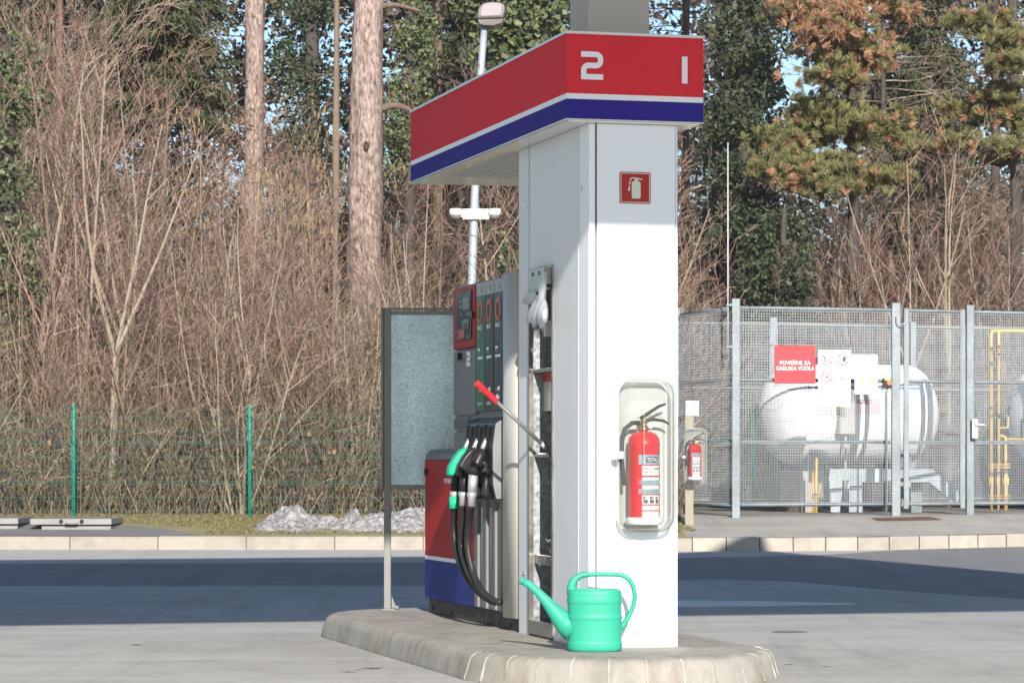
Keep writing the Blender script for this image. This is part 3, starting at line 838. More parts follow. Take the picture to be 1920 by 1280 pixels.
    if detail:
        tx('APARAT ZA GAŠENJE',-.038*k,.570,.011*k,.092*k,3)
        tx('Classic FX 6',-.038*k,.535,.010*k,.055*k,3)
        tx('1',-.056*k,.41,.018*k,.010*k,4); tx('2',-.056*k,.306,.018*k,.012*k,4)
        for i in range(2): patch(g,-.035*k,(.02-.012*i)*k,zz(.436-.018*i),zz(.440-.018*i),3,dr); patch(g,-.035*k,(.045-.012*i)*k,zz(.335-.02*i),zz(.339-.02*i),3,dr)
        for i,s in enumerate('ABC'):
            xx=(-.036+.032*i)*k
            patch(g,xx,xx+.022*k,zz(.195),zz(.235),3,dr); patch(g,xx,xx+.011*k,zz(.24),zz(.27),3,dr); tx(s,xx+.013*k,.243,.010*k,.010*k,3)
        for i in range(2): patch(g,-.036*k,.050*k,zz(.15-.018*i),zz(.155-.018*i),2,dr)
        for i in range(3): patch(g,-.036*k,(.05-.01*i)*k,zz(.09-.016*i),zz(.0925-.016*i),0,dr)
        for i in range(2): patch(g,.062*k,.069*k,zz(.41-.1*i),zz(.445-.1*i),1,dr)
    else:
        for i in range(3): patch(g,(-.036+.032*i)*k,(-.014+.032*i)*k,zz(.20),zz(.26),3,dr)
    part('label', g, mats, t)
    return t
# large one on the column
vL,_ = FP(1153,800,.06); vR_,_ = FP(1250,800,.06)
_,zb_ = FP(1200,993,-.02); _,zt_ = FP(1200,713,-.02)
cabinet('extinguisher_cabinet','large clear plastic extinguisher cabinet fixed to the white column','P',vL,vR_,zb_,zt_,.06,.20,'clear extinguisher cabinets')
cv,_ = FP(1207.5,900,-.035); _,zc = FP(1207,983,-.035); _,zh = FP(1207,808,-.035)
extinguisher('red powder extinguisher inside the large clear cabinet on the white column','P',(cv,-.035),zc,.0745,zh-zc-.02,True,0.12)
# small one on a wooden post
YS = 34.6
Xp,_ = DP(1292.5,900,YS); gz = bank_z(Xp,YS)
wp = solo('wooden_post', MB().box(Xp-.05,Xp+.05,YS,YS+.08,gz-.2,DP(0,750,YS)[1]), m_wood, 'grey wooden post carrying a small sign and cabinet left of the wire cage', 'post', (Xp,YS,gz), bevel=.006)
xa,zz0 = DP(1286,779,YS); xb,zz1 = DP(1310,752,YS)
t = thing('fire_extinguisher_sign','small faded red and white sign on top of the grey wooden post','sign',((xa+xb)/2,YS-.01,zz0))
g = MB(); g.box(xa,xb,YS-.012,YS-.001,zz0,zz1); part('plate', g, m_signwhite, t, .002)
g = MB(); fn = lambda x,y:(x,YS-.0145,y)
poly(g,[(xa+.025,zz0+.03),(xb-.025,zz0+.03),(xb-.025,zz1-.025),(xa+.025,zz1-.025)],fn,0)
fn2 = lambda x,y:(x,YS-.0165,y); cx=(xa+xb)/2
poly(g, rrect(cx-.012,cx+.018,zz0+.05,zz0+.105,.008), fn2, 1); ribbon(g,[(cx-.02,zz0+.06),(cx-.018,zz0+.10),(cx+.01,zz0+.12)],.008,fn2,1)
part('pictogram', g, [m_labelpink,m_signwhite], t)
xa,zz0 = DP(1284,909,YS-.1); xb,zz1 = DP(1324,804,YS-.1)
cabinet('extinguisher_cabinet','small distant clear cabinet hung on the grey wooden post','W',xa,xb,zz0,zz1,YS-.001,.18,'clear extinguisher cabinets')
xc,_ = DP(1303,870,YS-.1)
extinguisher('small red extinguisher inside the distant cabinet on the wooden post','W',(xc,YS-.095),DP(0,899,YS)[1],.075,.40,False,0.1)

# ------------------------------------------------------------------ watering can
wc = thing('watering_can','turquoise plastic watering can standing on the island beside the white column','watering can',((1115-CXP)/FPX*13.66,13.66,IT+.001))
wx, wy, wz = THINGS[wc.name]
K = 13.66/FPX
def cpx(px,py,dy=0.0): return (wx+(px-1115)*K, wy+dy, wz+(1219-py)*K)
hx = 52.5*K
g = MB(); prof=[]
for f, py in ((.86,1219.5),(.93,1218.5),(.975,1215),(.99,1210),(.99,1204),(.988,1202.6),(.972,1201.4),(.970,1200),(.970,1162),(.970,1160.2),(.985,1159),(.988,1158),(.988,1154),(.985,1153),(.968,1151.8),(.966,1150),(.966,1132),(.966,1130.2),(.984,1129),(.987,1128),(.987,1120.5),(.984,1119.4),(.974,1118.3),(.974,1117),(.974,1110),(.955,1106.5),(.91,1104),(.87,1103.6),(.84,1105),(.83,1110),(.82,1150)):
    prof.append((f, wz+(1219-py)*K))
g.lathe(prof,(wx,wy),48,hx,.095,0,2.6)
part('body', g, m_can, wc)
g = MB()
pts=[cpx(*p) for p in ((1075,1178),(1058,1166),(1040,1146),(1022,1124),(1007,1108),(992,1095),(977,1087))]
g.tube(pts,[.066,.052,.036,.025,.020,.018,.0165],18)
for p in range(1): 
    q=[cpx(*p) for p in ((981,1089.5),(975.5,1086))]; g.tube(q,[.0175,.0185],16)
part('spout', g, m_can, wc)
g = MB()
pts=[cpx(*p) for p in ((1073,1112),(1072,1098),(1078,1086),(1090,1078),(1110,1076),(1140,1076),(1162,1077),(1176,1083),(1186,1097),(1190,1115),(1188,1133),(1181,1150),(1172,1166),(1163,1178))]
def smooth(pts,n=4):
    pts=[Vector(p) for p in pts]; out=[]
    for i in range(len(pts)-1):
        a=pts[max(i-1,0)];b=pts[i];c=pts[i+1];d=pts[min(i+2,len(pts)-1)]
        for k in range(n):
            t=k/n; out.append(0.5*((2*b)+(c-a)*t+(2*a-5*b+4*c-d)*t*t+(3*b-a-3*c+d)*t**3))
    out.append(pts[-1]); return out
sp_=smooth(pts,4); nr=len(sp_)
rr=[]
for i in range(nr):
    t=i/(nr-1); rr.append(.027-.0155*min(1,t*3.4)**.8 if t<.294 else .0115+ (.004*max(0,(t-.85)/.15)))
g.tube(sp_,rr,12)
part('handle', g, m_can, wc)

# ------------------------------------------------------------------ fuel pump
pu = thing('fuel_pump','grey three hose fuel pump with red display and red and blue lower cabinet','fuel pump',(.34,2.3,IT),'P')
VP = VL
uN = 1.365
uT = LP(943,700)[0]; uD = LP(893,700)[0]; uE = LP(852,700)[0]; uC = LP(797,950)[0]
ZT = LP(943,517)[1]
lz = lambda px,py: LP(px,py)[1]
g = MB(); g.box(VP+.02,.55,uN,uC-.02,IT+.001,.215)
for px,py in ((812,1138),(848,1148),(905,1160),(920,1163),(935,1166),(958,1172)):
    u_,z_=LP(px,py,VP+.02); g.disc((VP+.012,u_,z_),.012,(1,0,0),.008)
part('plinth', g, m_plinth, pu, .003, seg=1)
g = MB(); g.box(VP+.012,.55,uT,uE,.2155,ZT)
part('body', g, m_pump, pu, .004)
g = MB(); rings=[]
prof=[]
for i in range(15):
    a=math.pi*i/14; prof.append((VP+.035-.060*math.sin(a)**.75*1.0, (uN+uT)/2-(uT-uN)/2*math.cos(a)))
prof=prof+[(.55,uT-.001),(.55,uN)]
g.loft([[(p[0],p[1],z) for p in prof] for z in (.20,ZT+.004)],0,True,False)
tr=part('corner_trim', g, m_pumptrim, pu)
for p in tr.data.polygons: p.use_smooth = abs(p.normal.z)<.5 and p.center.x < .15
# display head
zd0=LP(872,653)[1]; 
g = MB(); g.box(VP-.006,VP+.011,uD+.004,uE+.003,zd0,ZT-.012)
dp = part('display_frame', g, m_pumpred, pu, .004)
ua,za=LP(884.5,543,VP-.008); ub,zb2=LP(856,640,VP-.008)
g = MB(); g.box(VP-.012,VP-.0065,ua,ub,zb2,za,0); part('screen_bezel', g, m_black, dp, .003, seg=1)
g = MB(); g.box(VP-.0135,VP-.0121,ua+.03,ub-.025,zb2+.03,za-.035,0); sc=part('screen', g, m_screen, dp)
g = MB(); sf=lambda px,py: (lambda q:(VP-.0145,q[0],q[1]))(LP(px,py,VP-.0145))
def pq(g,x0,y0,x1,y1,m=0):   # patch on the side plane, pixel corners (x0 left)
    q0=LP(x0,y0,VP-.0145); q1=LP(x1,y1,VP-.0145); z1_,z0_=q0[1],q1[1]
    g.add([(VP-.0145,q0[0],z0_),(VP-.0145,q1[0],z0_),(VP-.0145,q1[0],z1_),(VP-.0145,q0[0],z1_)],[(0,1,2,3)],m)
pq(g,867,559,879,579,0); pq(g,861,562,865.5,568,1); pq(g,861,573,865.5,578,1); pq(g,879.5,559,882,563,1); pq(g,879.5,570,882,575,1)
pq(g,875,586,881,591,1); pq(g,863,587,866,593,1); pq(g,866,600,878.5,614,1); pq(g,867,607.5,877.5,613,2); pq(g,858.6,618,870.5,635,3)
for k in range(4): pq(g,860,621.5+3*k,869,622.5+3*k,4)
part('readout', g, [M('lcd_grey',(0.10,0.095,0.085),0.3),M('faded_print',(0.22,0.215,0.21),0.5),M('keypad_teal',(0.25,0.42,0.36),0.4),m_signred2,m_labelpink], sc)
g = MB(); u_,z_=LP(886,590,VP-.012); g.disc((VP-.02,u_,z_),.018,(1,0,0),.014,12); part('lock', g, m_black, dp)
# door below with number 2 and lock
g = MB(); zq1=LP(872,657)[1]; zq0=LP(872,778)[1]
g.box(VP-.004,VP+.011,LP(884,700)[0]+.003,uE,zq0,zq1); g.box(VP-.004,VP+.011,uD+.004,LP(884,700)[0]-.003,zq0,zq1)
dr_=part('door', g, m_pump, pu, .002, seg=1)
sideT=lambda u0,z0,off=.006: (lambda a,b:(VP-off,u0-a,z0+b))
u2,z2b=LP(874.5,687,VP-.006); u3,z3=LP(882,658.5,VP-.006)
g = MB(); ribbon(g, digit_two(0,0,u2-u3,z3-z2b,.022), .022, sideT(u2,z2b)); part('number', g, m_letter, dr_)
g = MB(); u_,z_=LP(866,668); g.disc((VP-.02,u_,z_),.020,(1,0,0),.016,12); g.box(VP-.026,VP-.02,u_-.006,u_+.006,z_-.03,z_+.02); part('lock', g, m_black, dr_)
# vent strip below door
g = MB(); zv1=LP(865,782)[1]; zv0=LP(865,806)[1]
g.box(VP+.002,VP+.011,LP(878,800)[0],uE,zv0,zv1,0)
ua=LP(878,800)[0]
for i in range(14):
    u_=ua+.02+(uE-ua-.03)*i/13; g.box(VP-.004,VP+.002,u_-.006,u_+.006,zv0+.01,zv1-.01,0)
part('vent', g, m_pump, pu)
g = MB(); g.box(VP-.002,VP+.011,LP(878,800)[0],uE,LP(865,850)[1]-.05,zv0-.012); part('lower_door', g, m_pump, pu, .002, seg=1)
# fuel strips
strips=[(908.5,893.3,m_green,0),(924.9,909.5,m_char,1),(942.2,926.2,m_char,2)]
zs=lambda py: LP(934,py,VP-.004)[1]
ST,SM_,SB_=zs(523),zs(547),zs(768.5)
for x1_,x0_,mt,k in strips:
    a=LP(x1_,700,VP-.004)[0]; b=LP(x0_,700,VP-.004)[0]
    g = MB(); g.box(VP-.004,VP+.011,a,b,SB_,SM_,0); g.box(VP-.0045,VP+.011,a,b,SM_,ST,1)
    st_=part('fuel_panel', g, [mt,M('price_card',(0.42,0.42,0.43),0.5)], pu, label='green petrol panel' if k==0 else None)
    g = MB(); W=b-a; f=sideT(b,0,.0062)
    cxx=W*.5
    o=[(cxx+W*.24*math.copysign(abs(math.cos(t))**.6,math.cos(t)), (zs(601)+zs(563))/2 if False else (zs(560)+zs(598))/2+(zs(563)-zs(598))/2*math.copysign(abs(math.sin(t))**.7,math.sin(t))) for t in [2*math.pi*i/24 for i in range(25)]]
    ribbon(g,o,W*.15,f,0)
    poly(g,[(cxx+W*.02,zs(600)),(cxx+W*.22,zs(603)),(cxx+W*.26,zs(594)),(cxx+W*.1,zs(590))],f,0)
    put_text(g,'MAX',zs(604)-zs(613),lambda p,q: f(W*.22+p,zs(613)+q),W*.52,.02,1)
    put_text(g,'95' if k==0 else 'D',zs(618)-zs(634),lambda p,q: f(W*(.25 if k==0 else .38)+p,zs(634)+q),W*(.5 if k==0 else .24),0,2)
    for j,(ya,yb,w0,w1,mm) in enumerate(((648,653,.2,.5,1),(656,659,.2,.55,2),(664,669,.2,.8,1),(671,674,.2,.4,2))):
        poly(g,[(W*w0,zs(yb)),(W*w1,zs(yb)),(W*w1,zs(ya)),(W*w0,zs(ya))],f,mm)
    poly(g,[(W*.25,zs(731)),(W*.42,zs(731)),(W*.42,zs(726)),(W*.25,zs(726))],f,3)
    poly(g,[(W*.45,zs(731)),(W*.72,zs(731)),(W*.72,zs(724)),(W*.45,zs(724))],f,1)
    if k == 2:
        poly(g,[(W*.3,zs(747)),(W*.55,zs(747)),(W*.55,zs(739)),(W*.3,zs(739))],f,1); poly(g,[(W*.5,zs(747)),(W*.68,zs(747)),(W*.68,zs(742)),(W*.5,zs(742))],f,1)
    put_text(g,'BENCIN' if k==0 else 'DIESEL',zs(750)-zs(756),lambda p,q: f(W*.2+p,zs(757)+q),W*.55,.015,1)
    for (p0,p1,ya,yb) in ((.14,.22,531,533),(.14,.18,531,535),(.14,.18,539,543),(.14,.22,541,543),(.58,.78,531,532.4),(.64,.74,534,538),(.58,.8,540,541.4)):
        poly(g,[(W*p0,zs(yb)),(W*p1,zs(yb)),(W*p1,zs(ya)),(W*p0,zs(ya))],f,4)
    part('print', g, [M('orange_red_print',(0.50,0.06,0.03),0.4),m_letter,M('grey_print',(0.25,0.25,0.25),0.5),m_redink,m_ink], st_)
# nozzle bay
def nzu(px): return LP(px,816,VP-.045)[0]
NU=[nzu(885),nzu(901.5),nzu(918)]
bu0=uT+.002; bu1=LP(872,800,VP-.05)[0]
bz1=LP(930,781)[1]; bz0=LP(930,936)[1]
g = MB()
side=[(VP+.012,bz1),(VP-.045,bz1-.035),(VP-.060,bz1-.16),(VP-.058,bz0+.08),(VP-.040,bz0),(VP+.012,bz0)]
for a,b,mm in ((bu0,bu0+.012,1),(bu0+.0125,bu1,0)):
    g.prism(side,lambda p,q,d:(p,d,q),a,b,mm)
part('nozzle_bay', g, [m_black,M('bay_cheek_grey',(0.20,0.205,0.21),0.35,metal=.3,var=.15,vs_=8)], pu, .006)
g = MB()
for u_ in NU:
    zc=LP(901,818)[1]
    pts=[(p[0],p[1]) for p in rrect(-.030,.030,-.085,.06,.029)]
    g = MB(); g.loft([[(VP-.068,u_+p,zc+q) for p,q in pts],[(VP-.055,u_+p*.98,zc+q) for p,q in pts]],0)
    part('holster_mouth', g, M('holster_hole_shade',(0.004,0.004,0.004),0.7), pu)  # solid plug, the shade of the open hole put into its colour
g = MB()
for u_ in NU:                                         # hooked rests under the mouths
    z_=LP(915,905)[1]; g = MB(); g.tube([(VP-.06,u_-.02,z_+.08),(VP-.07,u_-.02,z_+.0),(VP-.075,u_-.02,z_-.05),(VP-.05,u_-.02,z_-.075)],[.012,.016,.03,.02],8)
    part('holster_rest', g, m_black, pu)
# hose channels
cz1=LP(925,941)[1]; cz0=.222
g = MB(); g.box(VP+.03,VP+.04,bu0,LP(893,1000)[0]+.02,cz0,cz1,1)
ce=LP(893.5,1000)[0]; cw=(ce-bu0)/3
for i in range(4):
    u_=bu0+cw*i; g.box(VP-.004,VP+.03,u_-.035 if i else u_,u_+.035,cz0,cz1,0)
g.box(VP-.006,VP+.03,bu0,ce+.035,cz1,cz1+.018,0)
part('hose_channel', g, [m_pump,m_black], pu, .002, seg=1)
g = MB()
for i in range(3):
    u_=bu0+cw*(i+.5); g = MB(); g.box(VP+.004,VP+.012,u_-.03,u_+.012,cz0+.005,cz1-.03)
    part('channel_bar', g, m_steel, pu, .002, seg=1)
# lower cabinet
ca=ce+.04; zcap=LP(797,862)[1]; zw1=LP(797,1040)[1]; zw0=LP(797,1047)[1]
g = MB(); g.box(VP,.55,ca,uC,zw1,zcap,0); g.box(VP+.0005,.5495,ca,uC-.0005,zw0,zw1,1); g.box(VP,.55,ca,uC,.218,zw0,2)
lc=part('lower_cabinet', g, [m_pumpred,m_letter,m_pumpblue], pu)
g = MB(); zc1=LP(797,848)[1]+.02
cpf=[(VP+.002,zcap),(.548,zcap),(.548,zc1-.02),(.53,zc1-.004),(.50,zc1),(VP+.06,zc1),(VP+.03,zc1-.008),(VP+.010,zc1-.03),(VP+.002,zc1-.055)]
g.prism(cpf,lambda p,q,d:(p,d,q),uE+.002,uC+.004)
part('cabinet_cap', g, M('cap_grey',(0.15,0.16,0.175),0.4,var=.06), lc, .004)
g = MB(); u_,z_=LP(833,905); put_text(g,'PETROL',LP(840,896.5)[1]-LP(840,905)[1],lambda a,b:(VP-.002,u_-a,z_+b),u_-LP(851,900)[0],.015)
part('lettering', g, m_letter, lc)
g = MB(); u_,z_=LP(800,884); g.disc((VP-.012,u_,z_),.022,(1,0,0),.012,10); part('lock', g, m_black, lc)

# nozzles with their hoses
def lp3(px,py,v): 
    q=LP(px,py,v); return (v,q[0],q[1])
NK=.66
def nozzle(i, label, grip_mat, shift, hose, collar, cover):
    u_=NU[i]
    zc=LP(901,822)[1]
    t=thing('fuel_nozzle',label,'fuel nozzle',(VP-.14,u_,zc-.15),'P','nozzles hanging on the fuel pump')
    v0=VP-.06
    g=MB(); g.tube([(v0+.01,u_,zc+.015),(v0-NK*.02,u_,zc-.03),(v0-NK*.045,u_,zc-.075)],[.011,.0125,.014],10)
    part('spout', g, m_silver, t)
    g=MB()
    g.tube([(v0-NK*.034,u_,zc-.058),(v0-NK*.055,u_,zc-.095),(v0-NK*.085,u_,zc-.135),(v0-NK*.105,u_,zc-.168),(v0-NK*.112,u_,zc-.195)],[.019,.027,.034,.036,.027],14)
    g.tube([(v0-NK*.055,u_,zc-.115),(v0-NK*.02,u_,zc-.135),(v0-NK*.005,u_,zc-.150),(v0-NK*.02,u_,zc-.172),(v0-NK*.085,u_,zc-.190)],[.014,.018,.016,.012,.012],8)
    part('body', g, m_black if not cover else m_black, t)
    if cover is not None:
        g=MB()
        prof=[(-.045,-.045),(-.075,-.058),(-.105,-.095),(-.135,-.150),(-.142,-.195),(-.120,-.205),(-.095,-.170),(-.065,-.115)]
        rings=[]
        for du,sc_ in ((-.042,.75),(-.036,.93),(-.02,1.0),(.02,1.0),(.036,.93),(.042,.75)):
            cxv=sum(p[0] for p in prof)/8; czv=sum(p[1] for p in prof)/8
            rings.append([(v0+NK*cxv+1.08*(p[0]-cxv)*sc_-.012,u_+du,zc+czv+(p[1]-czv)*sc_) for p in prof])
        g.loft(rings,0,True,True)
        part('cover', g, cover, t, .004)
    g=MB(); g.tube([(v0-NK*.110,u_,zc-.185),(v0-NK*.116,u_,zc-.24),(v0-NK*.122,u_,zc-.285)],[.026,.026,.024],12)
    part('hand_grip', g, grip_mat, t)
    g=MB(); z_=zc-.285
    g.tube([(v0-NK*.122,u_,z_),(v0-NK*.124,u_,z_-.02),(v0-NK*.125,u_,z_-.03),(v0-NK*.126,u_,z_-.075)],[.027,.027,.021,.021],12,0)
    part('swivel', g, m_silver, t)
    if collar:
        g=MB(); g.tube([(v0-NK*.1235,u_,z_-.028),(v0-NK*.1265,u_,z_-.092)],.029,14); part('collar', g, m_nozgreen, t)
    pts=smooth([(v0-NK*.126,u_,z_-.07)]+[lp3(*h) for h in hose],6)
    nh=len(pts); rr=[]
    for k,p in enumerate(pts):
        rr.append(.0205 if (k<12 and k%2==0) else (.0165 if k<12 else .0175))
    g=MB(); g.tube(pts,rr,12); part('hose', g, m_rubber, t)
nozzle(0,'green topped fuel nozzle hanging farthest from the portal with a green collar',m_black,0,[(851.5,985,.0),(853,1020,.0),(862,1055,.0),(880,1090,.02),(900,1112,.05),(922,1127,.09)],True,m_nozgreen)
nozzle(1,'black fuel nozzle hanging between the green nozzle and the silver gripped one',m_silver if False else m_black,0,[(866,990,-.005),(865,1025,0),(874,1062,.0),(893,1098,.03),(915,1120,.06),(932,1130,.1)],False,m_black)
nozzle(2,'black fuel nozzle with a bright silver grip nearest the portal',m_silver,0,[(880,970,-.01),(877,1005,-.005),(879,1040,.0),(889,1078,.02),(905,1108,.04),(925,1124,.07),(940,1130,.105)],False,None)

# ------------------------------------------------------------------ info board at the rear end of the island
YB=17.35
bd=thing('notice_board','notice board seen from behind as a spangled zinc sheet in a grey frame','notice board',(DP(727,0,YB)[0],YB,IT))
bx=lambda px: DP(px,0,YB)[0]
bzz=lambda py: DP(0,py,YB)[1]
BW=1.05; x0=bx(715)
g=MB(); g.box(bx(720),bx(733),YB-.02,YB+.02,IT,bzz(582)); 
part('post', g, m_frame, bd, .003)
g=MB(); xp2=x0+BW-.03; g.box(xp2-.04,xp2,YB-.02,YB+.02,IT,bzz(582)); part('post', g, m_frame, bd, .003)
g=MB(); g.box(bx(733),xp2-.04,YB-.004,YB+.002,bzz(908),bzz(590)); part('sheet', g, m_galvsheet, bd)
g=MB()
g.box(bx(715),bx(719.5),YB-.03,YB+.03,bzz(917),bzz(581)); g.box(xp2+.002,xp2+.02,YB-.03,YB+.03,bzz(917),bzz(581))
g.box(bx(715),xp2+.02,YB-.032,YB+.032,bzz(581)+.0005,bzz(578.5)+.004); 
g.box(bx(733)+.0005,xp2-.0405,YB-.018,YB+.018,bzz(590)+.0005,bzz(583)); g.box(bx(733)+.0005,xp2-.0405,YB-.018,YB+.018,bzz(917),bzz(909))
part('frame', g, m_frame, bd, .002, seg=1)
g=MB()
g.box(bx(717),bx(747),YB-.06,YB+.05,IT,IT+.012); g.prism([(bx(734),IT+.012),(bx(744),IT+.012),(bx(734),IT+.09)],lambda p,q,d:(p,d,q),YB-.006,YB+.006)
g.box(bx(741),bx(748),YB-.075,YB-.03,IT+.0121,IT+.03)
part('foot_plate', g, m_frame, bd, .002, seg=1)

# ------------------------------------------------------------------ street lamp with cameras
YL=37.2
kL=YL/FPX
lp0=(DP(878,0,YL)[0],YL,hill_z(-.5,YL)-.05)
la=thing('street_lamp','tall galvanised street lamp with boxy head and two white dome cameras','street lamp',lp0)
def lpx(px,py,dy=0): x,z=DP(px,py,YL); return (x,YL+dy,z)
g=MB(); g.tube([lp0,lpx(885,520),lpx(890,370),lpx(902,130),lpx(908.5,46)],[.062,.055,.052,.046,.04],14)
part('pole', g, m_lamppole, la)
g=MB()
hd=[(896,40),(893.5,32),(897,18),(905,10),(920,7),(940,8),(948,14),(947.5,26),(944,38)]
hw=[(x,z) for x,z in [DP(a,b,YL) for a,b in hd]]
cxh=sum(p[0] for p in hw)/len(hw); czh=sum(p[1] for p in hw)/len(hw)
rings=[]
for dy,s in ((-.20,.72),(-.17,.92),(0,1.0),(.2,.95),(.28,.7)):
    rings.append([(cxh+(p[0]-cxh)*s,YL+dy,czh+(p[1]-czh)*s) for p in hw])
g.loft(rings,0,True,True)
part('lamp_head', g, m_lampgrey, la, .004)
g=MB(); hb=[(896,40),(944,38.5),(941,47),(925,51.5),(908,51),(899,48)]
hb=[DP(a,b,YL) for a,b in hb]
g.prism(hb,lambda p,q,d:(p,d,q),YL-.15,YL+.22); part('lamp_glass', g, m_lens, la, .008)
g=MB(); a=lpx(868,404); b=lpx(917,404); g.box(a[0],b[0],YL-.10,YL-.05,a[2]-.055,a[2]+.075)
g.box(lpx(852,0)[0],lpx(930,0)[0],YL-.09,YL-.06,lpx(0,408)[2],lpx(0,396)[2])
br=part('camera_bracket', g, M('white_bracket',(0.6,0.6,0.6),0.5), la)
for px in (855,927):
    c=lpx(px,400); 
    g=MB(); g.lathe([(.02,c[2]+.055),(.075,c[2]+.05),(.085,c[2]+.03),(.085,c[2]-.025),(.07,c[2]-.035)],(c[0],YL-.075),20)
    dc=part('dome_camera', g, M('white_bracket',(0.78,0.78,0.78),0.4), br)
    g=MB(); g.lathe([(.07,c[2]-.0355),(.066,c[2]-.06),(.045,c[2]-.085),(.01,c[2]-.095)],(c[0],YL-.075),20)
    part('dome_glass', g, m_lens, dc)

# ------------------------------------------------------------------ inspection covers, snow
m_lid = M('dull_aluminium_lid',(0.21,0.21,0.21),0.5,metal=0.2,var=0.15,vs_=5)
def hatch(px0,px1,pyl,label,Y0):
    xa,_=DP(px0,0,Y0); xb,_=DP(px1,0,Y0)
    z=bank_z(xa,Y0); zt=DP(0,pyl,Y0)[1]
    t=thing('inspection_cover',label,'inspection cover',((xa+xb)/2,Y0,z),group='raised inspection covers by the kerb')
    dp_=1.0
    g=MB(); g.box(xa+.13,xb-.015,Y0+.05,Y0+dp_-.05,z-.1,zt-.085,0); part('base', g, m_lid, t)
    g=MB(); g.box(xa,xb,Y0,Y0+dp_,zt-.07,zt); part('lid', g, m_lid, t, .006)
    g=MB(); xm=(xa+xb)/2
    g.tube([(xm-.06,Y0-.004,zt-.055),(xm-.06,Y0-.03,zt-.06),(xm+.08,Y0-.03,zt-.06),(xm+.08,Y0-.004,zt-.055)],.008,6); part('handle', g, m_frame, t)
    for dx in (-.11,.13):
        g=MB(); g.disc((xm+dx,Y0+.002,zt-.03),.024,(0,-1,0),.02,10); part('lock', g, m_black, t)
hatch(56,209,972,'wide grey inspection cover by the kerb with two black locks on its edge',34.15)
hatch(-115,34,971,'grey inspection cover cut by the left border of the picture',34.25)
g=MB(); nx,ny=230,70
X0,X1=DP(466,0,34.2)[0],DP(862,0,34.2)[0]
for i in range(nx+1):
    for j in range(ny+1):
        x=X0+(X1-X0)*i/nx; s=j/ny; y=33.75+1.35*s
        env=min(1,(x-X0)/.35)**.6*min(1,(X1-x)/.3)*max(0,math.sin(math.pi*min(1,max(0,s))))**.55
        p=Vector((x*3.2,y*3.2,1.3))
        h=.15+.16*mnoise.noise(p*.45)+.10*abs(mnoise.noise(p*1.1))+.11*(.5-mnoise.voronoi(p*1.0)[0][0])+.06*mnoise.noise(p*3.1)+.035*mnoise.noise(p*6.5)+.012*mnoise.noise(p*13)
        px=CXP+x/34.2*FPX
        h+=.14*math.exp(-((px-548)/22)**2)*math.exp(-((s-.6)/.25)**2)+.11*math.exp(-((px-655)/13)**2)*math.exp(-((s-.6)/.2)**2)+.08*math.exp(-((px-775)/30)**2)
        dx=.07*mnoise.noise(p*2.2+Vector((7,0,0))); dy=.07*mnoise.noise(p*2.2+Vector((0,9,0)))
        g.v.append((x+dx*env,y+dy*env,bank_z(x,y)-.03+max(0,h*.78)*env+.02*env*mnoise.noise(p*14)))
w=ny+1
for i in range(nx):
    for j in range(ny):
        g.f.append((i*w+j,(i+1)*w+j,(i+1)*w+j+1,i*w+j+1)); g.m.append(0); g.sm.append(True)
gb=len(g.v)
solo('snow_pile', g, m_snow, 'heap of dirty grey old snow on the verge below the green fence', 'snow pile', ((X0+X1)/2,34.4,bank_z(0,34.4)))

# ------------------------------------------------------------------ green mesh fences
def wire_panel(P0,P1,z0a,z0b,h,nv,zs_,r,rz,mat,name,parent,vert_dep=0.0):
    """welded wire panel from P0 to P1 (plan), bottoms z0a/z0b"""
    g=MB(); P0=Vector(P0); P1=Vector(P1); d=(P1-P0); L_=d.length; d.normalize(); nn=Vector((-d.y,d.x))
    def bar(a,b,w):
        ax=(b-a).normalized(); s=Vector((nn.x,nn.y,0))*w; q=ax.cross(Vector((nn.x,nn.y,0)))*w
        g.loft([[tuple(p+s+q),tuple(p-s+q),tuple(p-s-q),tuple(p+s-q)] for p in (a,b)],0,False)
    for i in range(nv+1):
        t=i/nv; p=P0+d*(L_*t); z=z0a+(z0b-z0a)*t
        bar(Vector((p.x,p.y,z)),Vector((p.x,p.y,z+h)),r)
    for zr_ in zs_:
        off=Vector((nn.x,nn.y,0))*(r+rz)
        bar(Vector((P0.x,P0.y,z0a+zr_))-off,Vector((P1.x,P1.y,z0b+zr_))-off,rz)
    return part(name, g, mat, parent)
def green_fence(label, xs_, Y, top_py):
    z=DP(0,968,Y)[1]; zt=DP(0,top_py,Y)[1]; z=bank_z(-3,Y) if Y<37 else hill_z(3,Y)
    t=thing('mesh_fence',label,'fence',(xs_[0],Y,z),group='green mesh fences')
    h=zt-z
    for x in xs_:
        g=MB(); g.tube([(x,Y,z-.2),(x,Y,zt-.005),(x,Y,zt)],[.023,.023,.019],10); part('post', g, m_fgreen, t)
    for a,b in zip(xs_,xs_[1:]):
        rows=[]; k=.05
        while k<h-.03:
            rows.append(k); 
            if int(k/.17)%3==2: rows.append(k+.03)
            k+=.165
        wire_panel((a,Y-.04),(b,Y-.04),z+.02,z+.02,h-.05,int((b-a)/.05),rows,.0014,.0022,m_fwire,'wire_panel',t)
dx=DP(468,0,36.3)[0]-DP(138,0,36.3)[0]
xb=DP(138,0,36.3)[0]
green_fence('green wire mesh fence with bright green posts along the left thicket',[xb-2*dx,xb-dx,xb,xb+dx,xb+2*dx,xb+3*dx],36.3,757)
green_fence('green wire mesh fence half hidden behind the gas tank cage',[1.2,DP(1412,0,42.6)[0],5.6,7.8,10.0],42.6,776)

